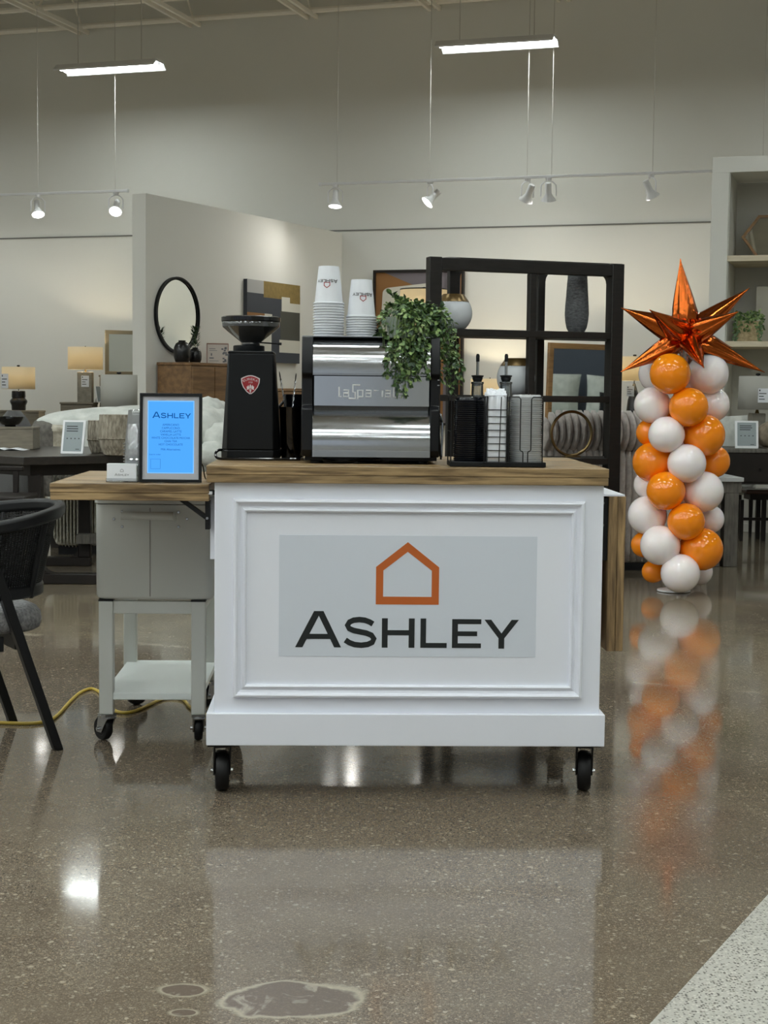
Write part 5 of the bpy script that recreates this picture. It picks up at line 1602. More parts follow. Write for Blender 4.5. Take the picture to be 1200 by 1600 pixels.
# ------------------------------------------------------------------ channel-tufted bed behind it
TBY = 10.3
tbx0, tbx1 = at(846, 700, TBY).x, at(1112, 700, TBY).x
tb = thing('tufted_bed', 'pale taupe plush bed with rolled channel-tufted end behind the shelving unit', 'bed', ((tbx0 + tbx1) / 2, TBY, 0))
tw_ = (tbx1 - tbx0) / 2
zr1, zr0 = at(900, 641, TBY).z, at(900, 701, TBY).z
def tuft(name, x, w, z0, z1, d, y0, lean=0.0):
    n, seg = 12, 12
    rings = []
    for i in range(n + 1):
        t = i / n
        e = max(0.04, (1 - (2 * t - 1) ** 6) ** 0.5) if name == 'lower_channel' else max(0.05, (1 - abs(2 * t - 1) ** 3.0) ** 0.55)
        bulge = sin(pi * t) if name != 'lower_channel' else 0.0
        ring = []
        for k in range(seg):
            a = 2 * pi * k / seg
            ring.append((x + w * 0.5 * (0.45 + 0.55 * e) * cos(a) + lean * bulge, y0 + d * e * sin(a) - 0.03 * bulge, z0 + (z1 - z0) * t))
        rings.append(ring)
    return MB().loft(rings).build(name, 'plush', tb, angle=80)
nU = 24
for i in range(nU):
    x = -tw_ + 2 * tw_ * (i + 0.5) / nU
    dz = -0.05 if i == 0 else (-0.015 if i == 1 else 0)
    tuft('roll_channel', x, 2 * tw_ / nU * 1.3, zr0 - 0.03, zr1 + dz, 0.11, 0.09, 0.018)
nL = 26
for i in range(nL):
    x = -tw_ + 2 * tw_ * (i + 0.5) / nL
    tuft('lower_channel', x, 2 * tw_ / nL * 1.3, 0.055, zr0 + 0.005, 0.05, 0.05)
MB().box((-tw_ + 0.01, 0.05, 0.05), (tw_ - 0.01, 0.2, zr0 - 0.02)).build('frame', 'plush', tb, 0.02)
MB().box((-tw_ + 0.02, 0.2, 0.12), (tw_ - 0.02, 1.68, 0.55)).build('mattress', 'linen_white', tb, 0.06, seg=3)
MB().box((-tw_ + 0.03, 0.04, 0), (tw_ - 0.03, 1.66, 0.05)).build('plinth', 'black_fabric', tb)

# ------------------------------------------------------------------ lamps
def drum_lamp(px, py_top, py_bot, hw_px, Y, base, label, lit, power=6.0, floor_z=None, tag_px=None, finial=True, trim=False, parts=None, taper=1.0, group=None):
    c = at(px, py_bot, Y)
    zt1, zb1 = at(px, py_top, Y).z, c.z
    t = thing('table_lamp' if floor_z is None or floor_z > 0.05 else 'floor_lamp', label, 'lamp', (c.x, Y, floor_z or 0.0), 0, group)
    f = t.location.z
    r = hw_px * Y / FPX
    MB().lathe([(r, zb1 - f), (r * taper, zt1 - f)], 40, cap=False).build('lamp_shade', 'shade_lit' if lit else 'shade_off', t, solid=0.003)
    if trim:
        MB().torus((0, 0, zt1 - f), r * taper, 0.006, 40, 6).build('shade_trim', 'black_metal', t)
    MB().cone((0, 0, zb1 - f - 0.05), (0, 0, zt1 - f + 0.015), 0.006, seg=8).build('stem', 'black_metal', t)
    for a in (0, 2.1, 4.2):
        MB().cone((0, 0, zt1 - f - 0.01), (r * taper * cos(a), r * taper * sin(a), zt1 - f - 0.01), 0.002, seg=5).build('spider_arm', 'black_metal', t)
    if finial:
        MB().lathe([(0.006, 0), (0.02, 0.004), (0.02, 0.018), (0.008, 0.022)], 12, (0, 0, zt1 - f + 0.004)).build('finial', 'black_metal', t)
    bs = Y / 13.5
    if base == 'jug':
        h = zb1 - f - 0.02
        MB().lathe([(r_ * bs, z_) for r_, z_ in [(0.055, 0), (0.06, 0.004), (0.062, h * 0.25), (0.075, h * 0.42), (0.074, h * 0.5), (0.056, h * 0.62), (0.06, h * 0.7), (0.058, h * 0.97), (0.052, h), (0.01, h)]], 28).build('lamp_base', 'black_ceramic', t)
    elif base == 'block':
        h = zb1 - f - 0.03
        MB().box((-0.062 * bs, -0.062 * bs, 0), (0.062 * bs, 0.062 * bs, h)).build('lamp_base', 'concrete_lamp', t, 0.006)
        MB().cone((0, 0, h), (0, 0, h + 0.03), 0.018, 0.01, 14).build('lamp_neck', 'brass', t)
    elif base == 'gourd':
        h = zb1 - f - 0.03
        MB().lathe([(0.05, 0), (0.055, 0.004), (0.085, h * 0.25), (0.09, h * 0.4), (0.07, h * 0.7), (0.03, h * 0.92), (0.014, h)], 28).build('lamp_base', 'black_ceramic', t)
    else:
        MB().cone((0, 0, 0.02), (0, 0, zb1 - f), 0.011, seg=12).build('pole', 'black_metal', t)
        MB().lathe([(0.15, 0), (0.155, 0.005), (0.15, 0.018), (0.02, 0.024)], 28).build('foot', 'black_metal', t)
    if tag_px:
        x0, y0_, x1, y1_, off = tag_px
        a_, b_ = at(x0, y1_, Y - off), at(x1, y0_, Y - off)
        g = MB().box((a_.x - c.x, -off - 0.001, a_.z - f), (b_.x - c.x, -off + 0.001, b_.z - f)).build('price_tag', 'paper_white', t, smooth=False)
        m = MB()
        hh, ww = b_.z - a_.z, b_.x - a_.x
        for i, (u0, u1) in enumerate(((0.1, 0.8), (0.1, 0.55), (0.1, 0.65))):
            z = b_.z - f - hh * (0.35 + 0.2 * i)
            m.box((a_.x - c.x + ww * u0, -off - 0.0015, z - hh * 0.04), (a_.x - c.x + ww * u1, -off - 0.001, z + hh * 0.02))
        m.box((a_.x - c.x + ww * 0.1, -off - 0.0015, b_.z - f - hh * 0.2), (a_.x - c.x + ww * 0.22, -off - 0.001, b_.z - f - hh * 0.08))
        m.build('tag_print', 'ink_dark', g, smooth=False)
    if lit:
        light('lamp_bulb', 'POINT', (c.x, Y, (zt1 + zb1) / 2), power * LAMPS, (1.0, 0.84, 0.58), shadow_soft_size=0.03)
    return t
def cabinet(name, label, cat, x0, x1, y0, y1, z1, m, rows, cols=1, legs=0.08, rz=0.0, group=None):
    cx = (x0 + x1) / 2; w = (x1 - x0) / 2; d = y1 - y0
    t = thing(name, label, cat, (cx, y0, 0), rz, group)
    MB().box((-w, 0.018, legs), (w, d, z1 - 0.025)).build('carcass', m, t, 0.003)
    MB().box((-w - 0.008, -0.004, z1 - 0.025), (w + 0.008, d + 0.004, z1)).build('cabinet_top', m, t, 0.003)
    hh = (z1 - 0.03 - legs - 0.01) / rows
    for r in range(rows):
        for c_ in range(cols):
            xa = -w + 0.008 + (2 * w - 0.016) * c_ / cols
            xb_ = -w + 0.008 + (2 * w - 0.016) * (c_ + 1) / cols
            dr = MB().box((xa + 0.003, 0.0, legs + 0.01 + hh * r + 0.004), (xb_ - 0.003, 0.018, legs + 0.01 + hh * (r + 1) - 0.004)).build('drawer', m, t, 0.002)
            MB().box(((xa + xb_) / 2 - 0.06, -0.012, legs + hh * (r + 0.55)), ((xa + xb_) / 2 + 0.06, 0.0, legs + hh * (r + 0.55) + 0.012)).build('handle', 'black_metal', dr, 0.002)
    for sx in (-1, 1):
        for y in (0.03, d - 0.05):
            MB().box((sx * (w - 0.035) - 0.02, y, 0), (sx * (w - 0.035) + 0.02, y + 0.04, legs)).build('leg', m, t, 0.002)
    return t
def nz(px, py, Y): return at(px, py, Y).z
# chest with the jug lamp at the far side
zA = nz(29, 641, 19.9)
xa = at(29, 640, 19.9).x
cabinet('chest', 'taupe chest under the black jug lamp', 'chest', xa - 0.42, xa + 0.3, 19.65, 20.1, zA - 0.0005, 'taupe_wood', 3)
drum_lamp(29, 573.5, 608, 25, 19.9, 'jug', 'table lamp with black jug base and pale drum shade with price tag', True, 3.0, zA, (2, 584, 13, 607, 0.2))
zB = nz(134, 628.5, 19.8)
xb_ = at(128, 640, 19.8).x
cabinet('nightstand', 'grey taupe nightstand under the lit stone-base lamp', 'nightstand', xb_ - 0.24, xb_ + 0.17, 19.6, 20.0, zB - 0.0005, 'taupe_wood', 3)
drum_lamp(133.5, 542.5, 577.5, 26.5, 19.8, 'block', 'table lamp with stone block base and warmly lit drum shade', True, 14.0, zB, (127, 587, 139, 604.5, 0.095), finial=False)
# narrow sign on the same nightstand
def price_stand(px0, py0, px1, py1, Y, z, label, lean, front='eink', rzz=0.0, lines=True, name='price_display'):
    cxp = (px0 + px1) / 2
    c = at(cxp, py1, Y)
    t = thing(name, label, 'price sign', (c.x, Y, z + 0.0005), rzz)
    w = unit(px0, px1, Y) / 2
    h = (at(cxp, py0, Y).z - c.z)
    R = Matrix.Rotation(-lean, 4, 'X')
    b = 0.1 * w
    fr_ = MB(mtx=R)
    MB(mtx=R).box((-w, 0, 0), (w, 0.012, h)).build('frame', 'white_metal', t, 0.004)
    dsp = MB(mtx=R).box((-w + 2 * b, -0.0012, 2.2 * b), (w - 2 * b, 0.0, h - 1.6 * b)).build('display', front, t, smooth=False)
    if lines:
        m = MB(mtx=R)
        random.seed(int(px0))
        for i in range(3):
            z0 = h * (0.80 - 0.07 * i)
            m.box((-w * 0.6, -0.0017, z0), (-w * 0.6 + w * random.uniform(0.8, 1.15), -0.0012, z0 + h * 0.03))
        for i in range(4):
            m.box((-w * 0.55 + w * 0.34 * i, -0.0017, h * 0.44), (-w * 0.55 + w * 0.34 * i + w * 0.12, -0.0012, h * 0.47))
        m.box((w * 0.3, -0.0017, h * 0.13), (w * 0.62, -0.0012, h * 0.15))
        m.build('display_print', 'ink_dark', dsp, smooth=False)
    MB().hexa([(-w * 0.5, 0.02 + h * 0.25, 0), (w * 0.5, 0.02 + h * 0.25, 0), (w * 0.5, 0.026 + h * 0.25, 0), (-w * 0.5, 0.026 + h * 0.25, 0)], [(-w * 0.5, 0.012 + h * 0.5 * sin(lean), h * 0.5), (w * 0.5, 0.012 + h * 0.5 * sin(lean), h * 0.5), (w * 0.5, 0.018 + h * 0.5 * sin(lean), h * 0.5), (-w * 0.5, 0.018 + h * 0.5 * sin(lean), h * 0.5)]).build('prop', 'white_metal', t)
    return t
price_stand(151, 602, 162, 628, 19.75, zB, 'small white framed sign beside the stone-base lamp', 0.2, rzz=0.9, lines=False)
# framed wall mirror behind that lamp
fm = thing('framed_mirror', 'rectangular champagne framed mirror behind the lit stone-base lamp', 'mirror', (0, 0, 0))
FMY = 20.0
a_, b_ = at(156, 586, FMY), at(214, 516, FMY)
fm.location = ((a_.x + b_.x) / 2, FMY, a_.z)
fm.rotation_euler = (0, 0, 0.42); fm.location.y += 0.1; fm.location.x += 0.05
w_, h_ = (b_.x - a_.x) / 2, b_.z - a_.z
# it stands on a dresser
cabinet('dresser', 'taupe dresser carrying the champagne framed mirror', 'dresser', a_.x + 0.02, b_.x + 0.25, FMY - 0.18, FMY + 0.24, a_.z - 0.001, 'taupe_wood', 3)
for (x0, x1, z0, z1) in ((-w_, w_, 0, 0.05), (-w_, w_, h_ - 0.05, h_), (-w_, -w_ + 0.05, 0.05, h_ - 0.05), (w_ - 0.05, w_, 0.05, h_ - 0.05)):
    MB().box((x0, 0, z0), (x1, 0.03, z1)).build('frame_bar', 'silver_wood', fm, 0.004)
MB().box((-w_ + 0.05, 0.012, 0.05), (w_ - 0.05, 0.016, h_ - 0.05)).build('mirror_glass', 'mirror', fm, smooth=False)

# ------------------------------------------------------------------ bed in front of the partition, with its bedding
BDY = 11.5
bx0, bx1 = at(58, 700, BDY).x, at(352, 700, BDY).x
bed = thing('made_bed', 'bed made up in pale crinkled comforter between dark table and partition', 'bed', ((bx0 + bx1) / 2, BDY, 0))
bw = (bx1 - bx0) / 2
zbed = nz(170, 655, BDY + 0.4)
MB().box((-bw + 0.05, 0.05, 0.12), (bw - 0.05, 1.75, zbed - 0.14)).build('mattress', 'linen_white', bed, 0.08, seg=3)
for sx in (-1, 1):
    for y in (0.12, 1.65):
        MB().box((sx * (bw - 0.12) - 0.04, y - 0.04, 0), (sx * (bw - 0.12) + 0.04, y + 0.04, 0.12)).build('leg', 'dark_wood', bed)
def cloth(name, x0, x1, y0, y1, z, drop, mname, amp, seed, parent, th=0.03, hump=0.0, nx=34, ny=30):
    """a cover lying over the bed: top with soft folds, front edge falling by `drop`"""
    random.seed(seed)
    W = [(random.uniform(4, 16), random.uniform(3, 13), random.uniform(0, 6)) for _ in range(6)]
    ln = (y1 - y0) + drop
    def f(u, v):
        s = v * ln
        if s < drop:
            y, zz = y0 - 0.02, z - drop + s
        else:
            y, zz = y0 + (s - drop), z
        k = min(1.0, abs(s - drop) / 0.08)
        n_ = sum(sin(u * a + v * b + c) * (0.6 + 0.4 * sin(v * a)) for a, b, c in W) / 3
        if s < drop:
            return (x0 + (x1 - x0) * u, y + amp * n_ - 0.03 * (1 - k), zz - 0.03 * (1 - k))
        e = 1 - (abs(2 * u - 1)) ** 8
        return (x0 + (x1 - x0) * u, y, zz - 0.03 * (1 - k) + amp * n_ + hump * sin(pi * u) - 0.06 * (1 - e))
    return MB().grid(nx, ny, f).build(name, mname, parent, solid=th, sub=1, angle=180)
cloth('comforter', -bw, bw * 0.98, 0.0, 1.8, zbed + 0.03, 0.55, 'linen_white', 0.028, 5, bed, 0.05, 0.04)
cloth('quilt', -bw - 0.01, -bw + 0.34, -0.03, 0.7, zbed - 0.03, 0.5, 'quilt', 0.015, 9, bed, 0.04, 0.02)
cloth('throw_blanket', -bw - 0.03, -bw + 0.13, -0.06, 0.8, zbed - 0.02, 0.55, 'throw_grey', 0.016, 3, bed, 0.025, 0.02)
def pillow(name, c, d, mname, parent, rx=0.0, rz_=0.0, seed=1):
    random.seed(seed)
    R = Matrix.Translation(c) @ Matrix.Rotation(rz_, 4, 'Z') @ Matrix.Rotation(rx, 4, 'X')
    n = 16
    pts = {}
    m = MB(mtx=R)
    for s in (1, -1):
        def f(u, v):
            a, b = 2 * u - 1, 2 * v - 1
            e = max(0.0, (1 - a ** 4) * (1 - b ** 4)) ** 0.6
            pinch = 1 - 0.06 * (1 - abs(a)) * abs(b) - 0.0
            return (d[0] / 2 * a * (1 - 0.05 * (1 - b * b)), s * (d[1] / 2 * e + 0.004) + 0.008 * sin(5 * a + 3 * b + seed) * e, d[2] / 2 * b * (1 - 0.05 * (1 - a * a)))
        m.grid(n, n, f)
    return m.build(name, mname, parent, angle=180)
# folded duvet rolls seen between the menu screen and the grinder
for i, (px, py, r, Y) in enumerate(((326, 668, 0.15, 11.35), (332, 645, 0.11, 11.8), (334, 712, 0.10, 11.2), (340, 690, 0.13, 11.3))):
    p = at(px, py, Y)
    random.seed(40 + i)
    m = MB()
    n, seg = 14, 22
    rings = []
    for j in range(n + 1):
        t = j / n
        e = max(0.08, (1 - (2 * t - 1) ** 6)) ** 0.5
        rings.append([((t - 0.5) * 0.5, r * e * cos(2 * pi * k / seg) * (1 + 0.05 * sin(3 * k + j)) * 1.1, r * e * sin(2 * pi * k / seg) * (1 + 0.06 * sin(2 * k + j * 1.3))) for k in range(seg)])
    o = m.loft(rings).build('duvet_roll', 'linen_white', None, angle=180)
    o.location = p
    o.rotation_euler = (0.2 * i, 0.1, 1.1 + 0.25 * i)
    o.parent = bed
    o.location = p - Vector(bed.location)
# headboard side lamp with tall white drum shade
zC = zbed - 0.02
xC = at(186, 640, 13.55).x
cabinet('nightstand', 'pale nightstand hidden behind the bed under the big white shade', 'nightstand', xC - 0.25, xC + 0.25, 13.4, 13.8, 0.72, 'taupe_wood', 2)
drum_lamp(186, 585.5, 638, 28, 13.6, 'gourd', 'lamp with tall plain white drum shade rising behind the bed', False, 0, 0.7205)

# grey rounded armchair by the chest
gy = 11.7
p = at(18, 700, gy)
ga = thing('round_armchair', 'charcoal grey rounded upholstered armchair behind the dark table', 'chair', (p.x, gy, 0))
zr = nz(28, 642, gy)
wr = unit(-2, 66, gy) / 2 - 0.02
rings = []
for i in range(13):
    t = i / 12
    a = pi * t
    rings.append([((wr + 0.02) * (abs(cos(b)) ** 0.7) * (1 if cos(b) > 0 else -1) * (1 if t < 0.55 else max(0.06, (1 - ((t - 0.55) / 0.45) ** 2.5)) ** 0.5), 0.13 * sin(b) + 0.1, 0.2 + (zr - 0.2) * t) for b in [2 * pi * k / 28 for k in range(28)]])
MB().loft(rings).build('backrest', 'charcoal_fabric', ga, angle=80)
MB().box((-wr + 0.02, 0.2, 0.2), (wr - 0.02, 0.62, 0.46)).build('seat', 'charcoal_fabric', ga, 0.06, seg=3)
for sx in (-1, 1):
    for y in (0.06, 0.55):
        MB().cone((sx * (wr - 0.07), y, 0), (sx * (wr - 0.09), y, 0.22), 0.014, 0.022, 10).build('leg', 'dark_wood', ga)

# ------------------------------------------------------------------ dark dining table and what stands on it
TZ = 0.78
q1, q2, q3, q4 = on(37, 714, TZ), on(262, 710, TZ), on(250, 698, TZ), on(-60, 697, TZ)
q5 = on(-60, 709, TZ)
tcen = (q1 + q2 + q3 + q4) / 4
dt = thing('dining_table', 'near-black wooden dining table with trestle base beside the barrel chair', 'table', (tcen.x, tcen.y, 0))
poly = [q1, q2, q3, q4, q5]
loc = lambda p, z: (p.x - tcen.x, p.y - tcen.y, z)
MB().hexa([loc(p, TZ - 0.05) for p in poly], [loc(p, TZ) for p in poly]).build('tabletop', 'dark_table', dt, 0.004)
ins = [p + (tcen - p).normalized() * 0.12 for p in poly]
MB().hexa([loc(p, TZ - 0.12) for p in ins], [loc(p, TZ - 0.05) for p in ins]).build('apron', 'dark_wood', dt, 0.003)
LYF = 9.36
l0 = at(43, 760, LYF).x - tcen.x; l1 = at(64, 760, LYF).x - tcen.x
fz1, fz0 = at(100, 900, LYF).z, 0.0
ly = LYF - tcen.y
r1 = at(185, 900, LYF).x - tcen.x
def trestle(xleft, xright, y, post_left, w, z_foot, mname='dark_wood'):
    MB().box((xleft, y, 0), (xright, y + 0.09, z_foot)).build('foot_bar', mname, dt, 0.006)
    xp0, xp1 = (xleft, xleft + w) if post_left else (xright - w, xright)
    MB().box((xp0, y, z_foot), (xp1, y + 0.09, TZ - 0.115)).build('post', mname, dt, 0.006)
    r = 0.075
    pl = [(0, 0)] + [(r - r * sin(pi / 2 * i / 8), r - r * cos(pi / 2 * i / 8)) for i in range(9)]
    s, sx = (1, xp1) if post_left else (-1, xp0)
    MB().prism(pl, 0.09, lambda u, v, w_: (sx + s * u, y + w_, z_foot + v)).build('corner_brace', mname, dt)
trestle(l0, r1, ly, True, l1 - l0, 0.065)
LYB = 10.35
trestle(at(64, 870, LYB).x - tcen.x, at(141, 870, LYB).x - tcen.x, LYB - tcen.y, False, unit(122, 141, LYB), 0.06)
xs = at(119, 855, LYB - 0.1).x - tcen.x
MB().box((xs, LYB - tcen.y - 0.1, 0.16), (xs + 0.35, LYB - tcen.y - 0.002, 0.225)).build('stretcher', 'grey_wood', dt, 0.004)
def stand(px, py):
    return on(px, py, TZ + 0.0005)
# box with a black bowl
p = stand(20, 699)
p.y = 10.42
c0, c1 = at(-12, 697, p.y).x, at(52, 697, p.y).x
bz_ = nz(20, 667.5, p.y)
box_ = thing('wooden_box', 'plain taupe wooden box on the dark table under the black bowl', 'box', ((c0 + c1) / 2, p.y, TZ + 0.0005))
MB().box((-(c1 - c0) / 2, 0, 0), ((c1 - c0) / 2, 0.24, bz_ - TZ - 0.012)).build('box_body', 'taupe_wood', box_, 0.004)
MB().box((-(c1 - c0) / 2 - 0.003, -0.003, bz_ - TZ - 0.012), ((c1 - c0) / 2 + 0.003, 0.243, bz_ - TZ)).build('lid', 'taupe_wood', box_, 0.002)
pb = at(16, 660, p.y + 0.12)
bowl = thing('black_bowl', 'glossy black footed bowl on the taupe box', 'bowl', (pb.x, p.y + 0.12, bz_ + 0.001))
hb = nz(16, 651, p.y + 0.12) - bz_
MB().lathe([(0.035, 0.0), (0.04, 0.003), (0.036, 0.01), (0.06, 0.016), (0.085, hb * 0.65), (0.096, hb), (0.09, hb), (0.075, hb * 0.55), (0.02, 0.018)], 36).build('bowl_shell', 'black_gloss', bowl)
p = stand(12, 703)
bk_ = thing('open_magazine', 'open white magazine lying on the dark table by the barrel chair', 'magazine', (p.x, p.y, TZ + 0.0005))
for s in (-1, 1):
    MB().grid(8, 3, lambda u, v, s=s: (s * u * 0.13, (v - 0.5) * 0.2, 0.002 + 0.016 * sin(pi * min(1, u * 1.1)) * (1 - u))).build('page', 'paper_white', bk_, solid=0.003)
price_stand(92.5, 647, 131, 701, 9.75, TZ, 'white framed grey price display leaning on the dark table', 0.22, rzz=-0.25)
def basket(px, py_top, py_bot, hw_px, Y, label):
    c = at(px, py_bot, Y)
    t = thing('woven_planter', label, 'planter', (c.x, Y, TZ + 0.0005), 0, 'woven planters')
    h = at(px, py_top, Y).z - TZ
    r = hw_px * Y / FPX
    prof = [(r * 0.62, 0.0), (r * 0.7, 0.004), (r * 0.93, h * 0.25), (r, h * 0.45), (r * 1.0, h * 0.6), (r * 0.93, h), (r * 0.87, h), (r * 0.9, h * 0.6), (r * 0.6, 0.02)]
    MB().lathe(prof, 32).build('basket', 'woven', t)
    MB().torus((0, 0, h * 0.42), r * 1.005, 0.004, 36, 6).build('band', 'woven', t)
    MB().torus((0, 0, h), r * 0.9, 0.005, 36, 6).build('rim', 'woven', t)
basket(182, 649, 709, 28, 9.62, 'large brushed grey woven planter on the dark table beside the clear cups')
basket(156, 658, 706, 19, 9.95, 'small grey woven planter tucked behind the large one')
# dark side chair at the table's edge
p = on(14, 800, 0)
sc_ = thing('side_chair', 'dark wooden side chair half behind the black barrel chair', 'chair', (at(8, 780, 8.75).x - 0.05, 8.75, 0))
sz = nz(10, 776, 8.75)
MB().box((-0.26, 0, sz - 0.03), (0.16, 0.40, sz)).build('seat', 'dark_wood', sc_, 0.01)
for x in (-0.24, 0.05):
    for y in (0.02, 0.36):
        MB().box((x - 0.018, y, 0), (x + 0.018, y + 0.03, sz - 0.03)).build('leg', 'dark_wood', sc_, 0.003)
for x in (-0.22, 0.035):
    MB().box((x - 0.016, 0.36, sz), (x + 0.016, 0.39, nz(16, 731, 9.1))).build('back_post', 'dark_wood', sc_, 0.003)
MB().box((-0.24, 0.355, nz(16, 736, 9.1)), (0.08, 0.395, nz(16, 729, 9.1))).build('back_rail', 'dark_wood', sc_, 0.006)
# ribbed chenille pouf under the table's far side
PY = 11.0
x0_, x1_ = at(80, 840, PY).x, at(150, 840, PY).x
pf_ = thing('ribbed_pouf', 'cream ribbed chenille pouf on the floor behind the dark table', 'pouf', ((x0_ + x1_) / 2, PY, 0))
wp = (x1_ - x0_) / 2
nr = 13
for i in range(nr):
    x = -wp + 2 * wp * (i + 0.5) / nr
    e = 1 - abs(2 * (i + 0.5) / nr - 1) ** 4
    m = MB()
    rings = []
    for j in range(11):
        t = j / 10
        k = max(0.1, (1 - abs(2 * t - 1) ** 8)) ** 0.5
        rings.append([(x + wp / nr * 1.35 * k * cos(2 * pi * q / 10), 0.17 + (0.13 + 0.03 * e) * k * sin(2 * pi * q / 10), 0.04 + (1 - e) * 0.05 + (0.56 - (1 - e) * 0.05) * t) for q in range(10)])
    m.loft(rings).build('rib_roll', 'knit', pf_, angle=80)
MB().box((-wp * 0.92, 0.06, 0.07), (wp * 0.92, 0.28, 0.57)).build('core', 'knit', pf_, 0.03)
MB().box((-wp * 0.8, 0.1, 0.0), (wp * 0.8, 0.26, 0.06)).build('plinth', 'black_fabric', pf_)

# ------------------------------------------------------------------ dresser, mirror and pictures along the partition
def pp_(px, py, off): return parthit(px, py, off)
dz_top = parthit(300, 566, 0.45).z
xA, xB = parthit(246, 600, 0.03).x, parthit(428, 600, 0.45).x
dr = thing('wood_dresser', 'brown wooden dresser against the partition beneath the round mirror', 'dresser', PA, PROT)
MB().box((xA, -0.45, 0.1), (xB, -0.03, dz_top - 0.03)).build('carcass', 'wood_mid', dr, 0.004)
MB().box((xA - 0.01, -0.46, dz_top - 0.03), (xB + 0.01, -0.025, dz_top)).build('dresser_top', 'wood_mid', dr, 0.004)
nd = 4
for r in range(3):
    for c_ in range(nd):
        a0_, a1_ = xA + (xB - xA) * c_ / nd, xA + (xB - xA) * (c_ + 1) / nd
        h0, h1 = 0.12 + (dz_top - 0.16) * r / 3, 0.12 + (dz_top - 0.16) * (r + 1) / 3
        MB().box((a0_ + 0.006, -0.472, h0 + 0.006), (a1_ - 0.006, -0.45, h1 - 0.006)).build('drawer', 'wood_mid', dr, 0.003)
for x in (xA + 0.06, xB - 0.06):
    for y in (-0.42, -0.1):
        MB().box((x - 0.025, y, 0), (x + 0.025, y + 0.05, 0.1)).build('leg', 'dark_wood', dr)
mc = parthit(279, 492.5, 0.03)
mt_, mb_ = parthit(279, 433, 0.03).z, parthit(279, 552, 0.03).z
Rm = (mt_ - mb_) / 2
zc_ = (mt_ + mb_) / 2
rm = thing('round_mirror', 'large round mirror with thin black frame hung on the partition', 'mirror', PM @ Vector((mc.x, 0, zc_)), PROT)
MB(mtx=Matrix.Rotation(pi / 2, 4, 'X')).lathe([(Rm - 0.03, -0.002), (Rm, -0.002), (Rm + 0.002, 0.03), (Rm - 0.026, 0.032)], 64, cap=False).build('frame', 'black_satin', rm, solid=0.004)
MB(mtx=Matrix.Rotation(pi / 2, 4, 'X')).lathe([(Rm - 0.026, 0.006), (Rm - 0.026, 0.014), (0.001, 0.014)], 64).build('mirror_glass', 'mirror', rm)
for px, lab, Rv, hv_ in ((284.5, 'rounded black ceramic vase on the brown dresser before the round mirror', 13.5, 35), (305, 'smaller black ceramic vase holding a dark green sprig on the dresser', 10.5, 25)):
    p = parthit(px, 563, 0.24)
    k2 = 15.6 / FPX
    w_ = PM @ Vector((p.x, -0.24, dz_top + 0.0008))
    t = thing('black_vase', lab, 'vase', w_)
    R_, h_ = Rv * k2, hv_ * k2
    MB().lathe([(R_ * 0.6, 0), (R_ * 0.8, 0.005), (R_ * 0.97, h_ * 0.22), (R_, h_ * 0.45), (R_ * 0.96, h_ * 0.68), (R_ * 0.75, h_ * 0.86), (R_ * 0.42, h_ * 0.94), (R_ * 0.44, h_), (R_ * 0.34, h_), (R_ * 0.3, h_ * 0.9)], 28).build('body', 'black_ceramic', t)
    if Rv < 11:
        m = MB()
        random.seed(5)
        for i in range(130):
            a, u = random.uniform(0, 6.28), random.random()
            p0 = Vector((0.02 * cos(a), 0.02 * sin(a), h_ + u * 0.20))
            d = Vector((cos(a) * 0.8, sin(a) * 0.8, 0.7)).normalized() * 0.055
            sd = Vector((-sin(a), cos(a), 0)) * 0.007
            m.add([p0, p0 + d * 0.5 + sd, p0 + d, p0 + d * 0.5 - sd], [(0, 1, 2, 3)])
        m.build('sprig_needles', 'leaf_dark', t)['kind'] = 'stuff'
        MB().cone((0, 0, h_ * 0.6), (0, 0, h_ + 0.2), 0.005, 0.002, 6).build('sprig_stem', 'vine', t)
p = parthit(340, 566, 0.2)
w_ = PM @ Vector((p.x, -0.2, dz_top + 0.0008))
cs = thing('counter_card', 'white printed card in a thin rose frame on the brown dresser', 'sign', w_, PROT * 0.15)
k2 = 16.2 / FPX
cw_, chh = 17.5 * k2, 33 * k2
for (x0, x1, z0, z1) in ((-cw_, cw_, 0, 0.008), (-cw_, cw_, chh - 0.012, chh), (-cw_, -cw_ + 0.008, 0.008, chh - 0.012), (cw_ - 0.008, cw_, 0.008, chh - 0.012)):
    MB().box((x0, 0, z0), (x1, 0.012, z1)).build('frame_bar', 'card_frame', cs)
cp = MB().box((-cw_ + 0.008, 0.002, 0.008), (cw_ - 0.008, 0.008, chh - 0.012)).build('card', 'pink_card', cs, smooth=False)
m = MB()
for (u0, u1, v0, v1) in ((-0.75, -0.2, 0.72, 0.75), (-0.75, -0.05, 0.64, 0.66), (-0.62, -0.5, 0.4, 0.52), (-0.75, -0.35, 0.26, 0.32), (-0.75, 0.1, 0.14, 0.16)):
    m.box((u0 * cw_, 0.0012, v0 * chh), (u1 * cw_, 0.002, v1 * chh))
m.build('print', 'grey_ink', cp, smooth=False)
m = MB()
random.seed(3)
for i in range(16):
    u, v = random.uniform(0.42, 0.85), random.uniform(0.1, 0.85)
    m.box((u * cw_ - 0.01, 0.0012, v * chh - 0.009), (u * cw_ + 0.012, 0.002, v * chh + 0.008))
m.build('print', 'grey_ink', cp, smooth=False)
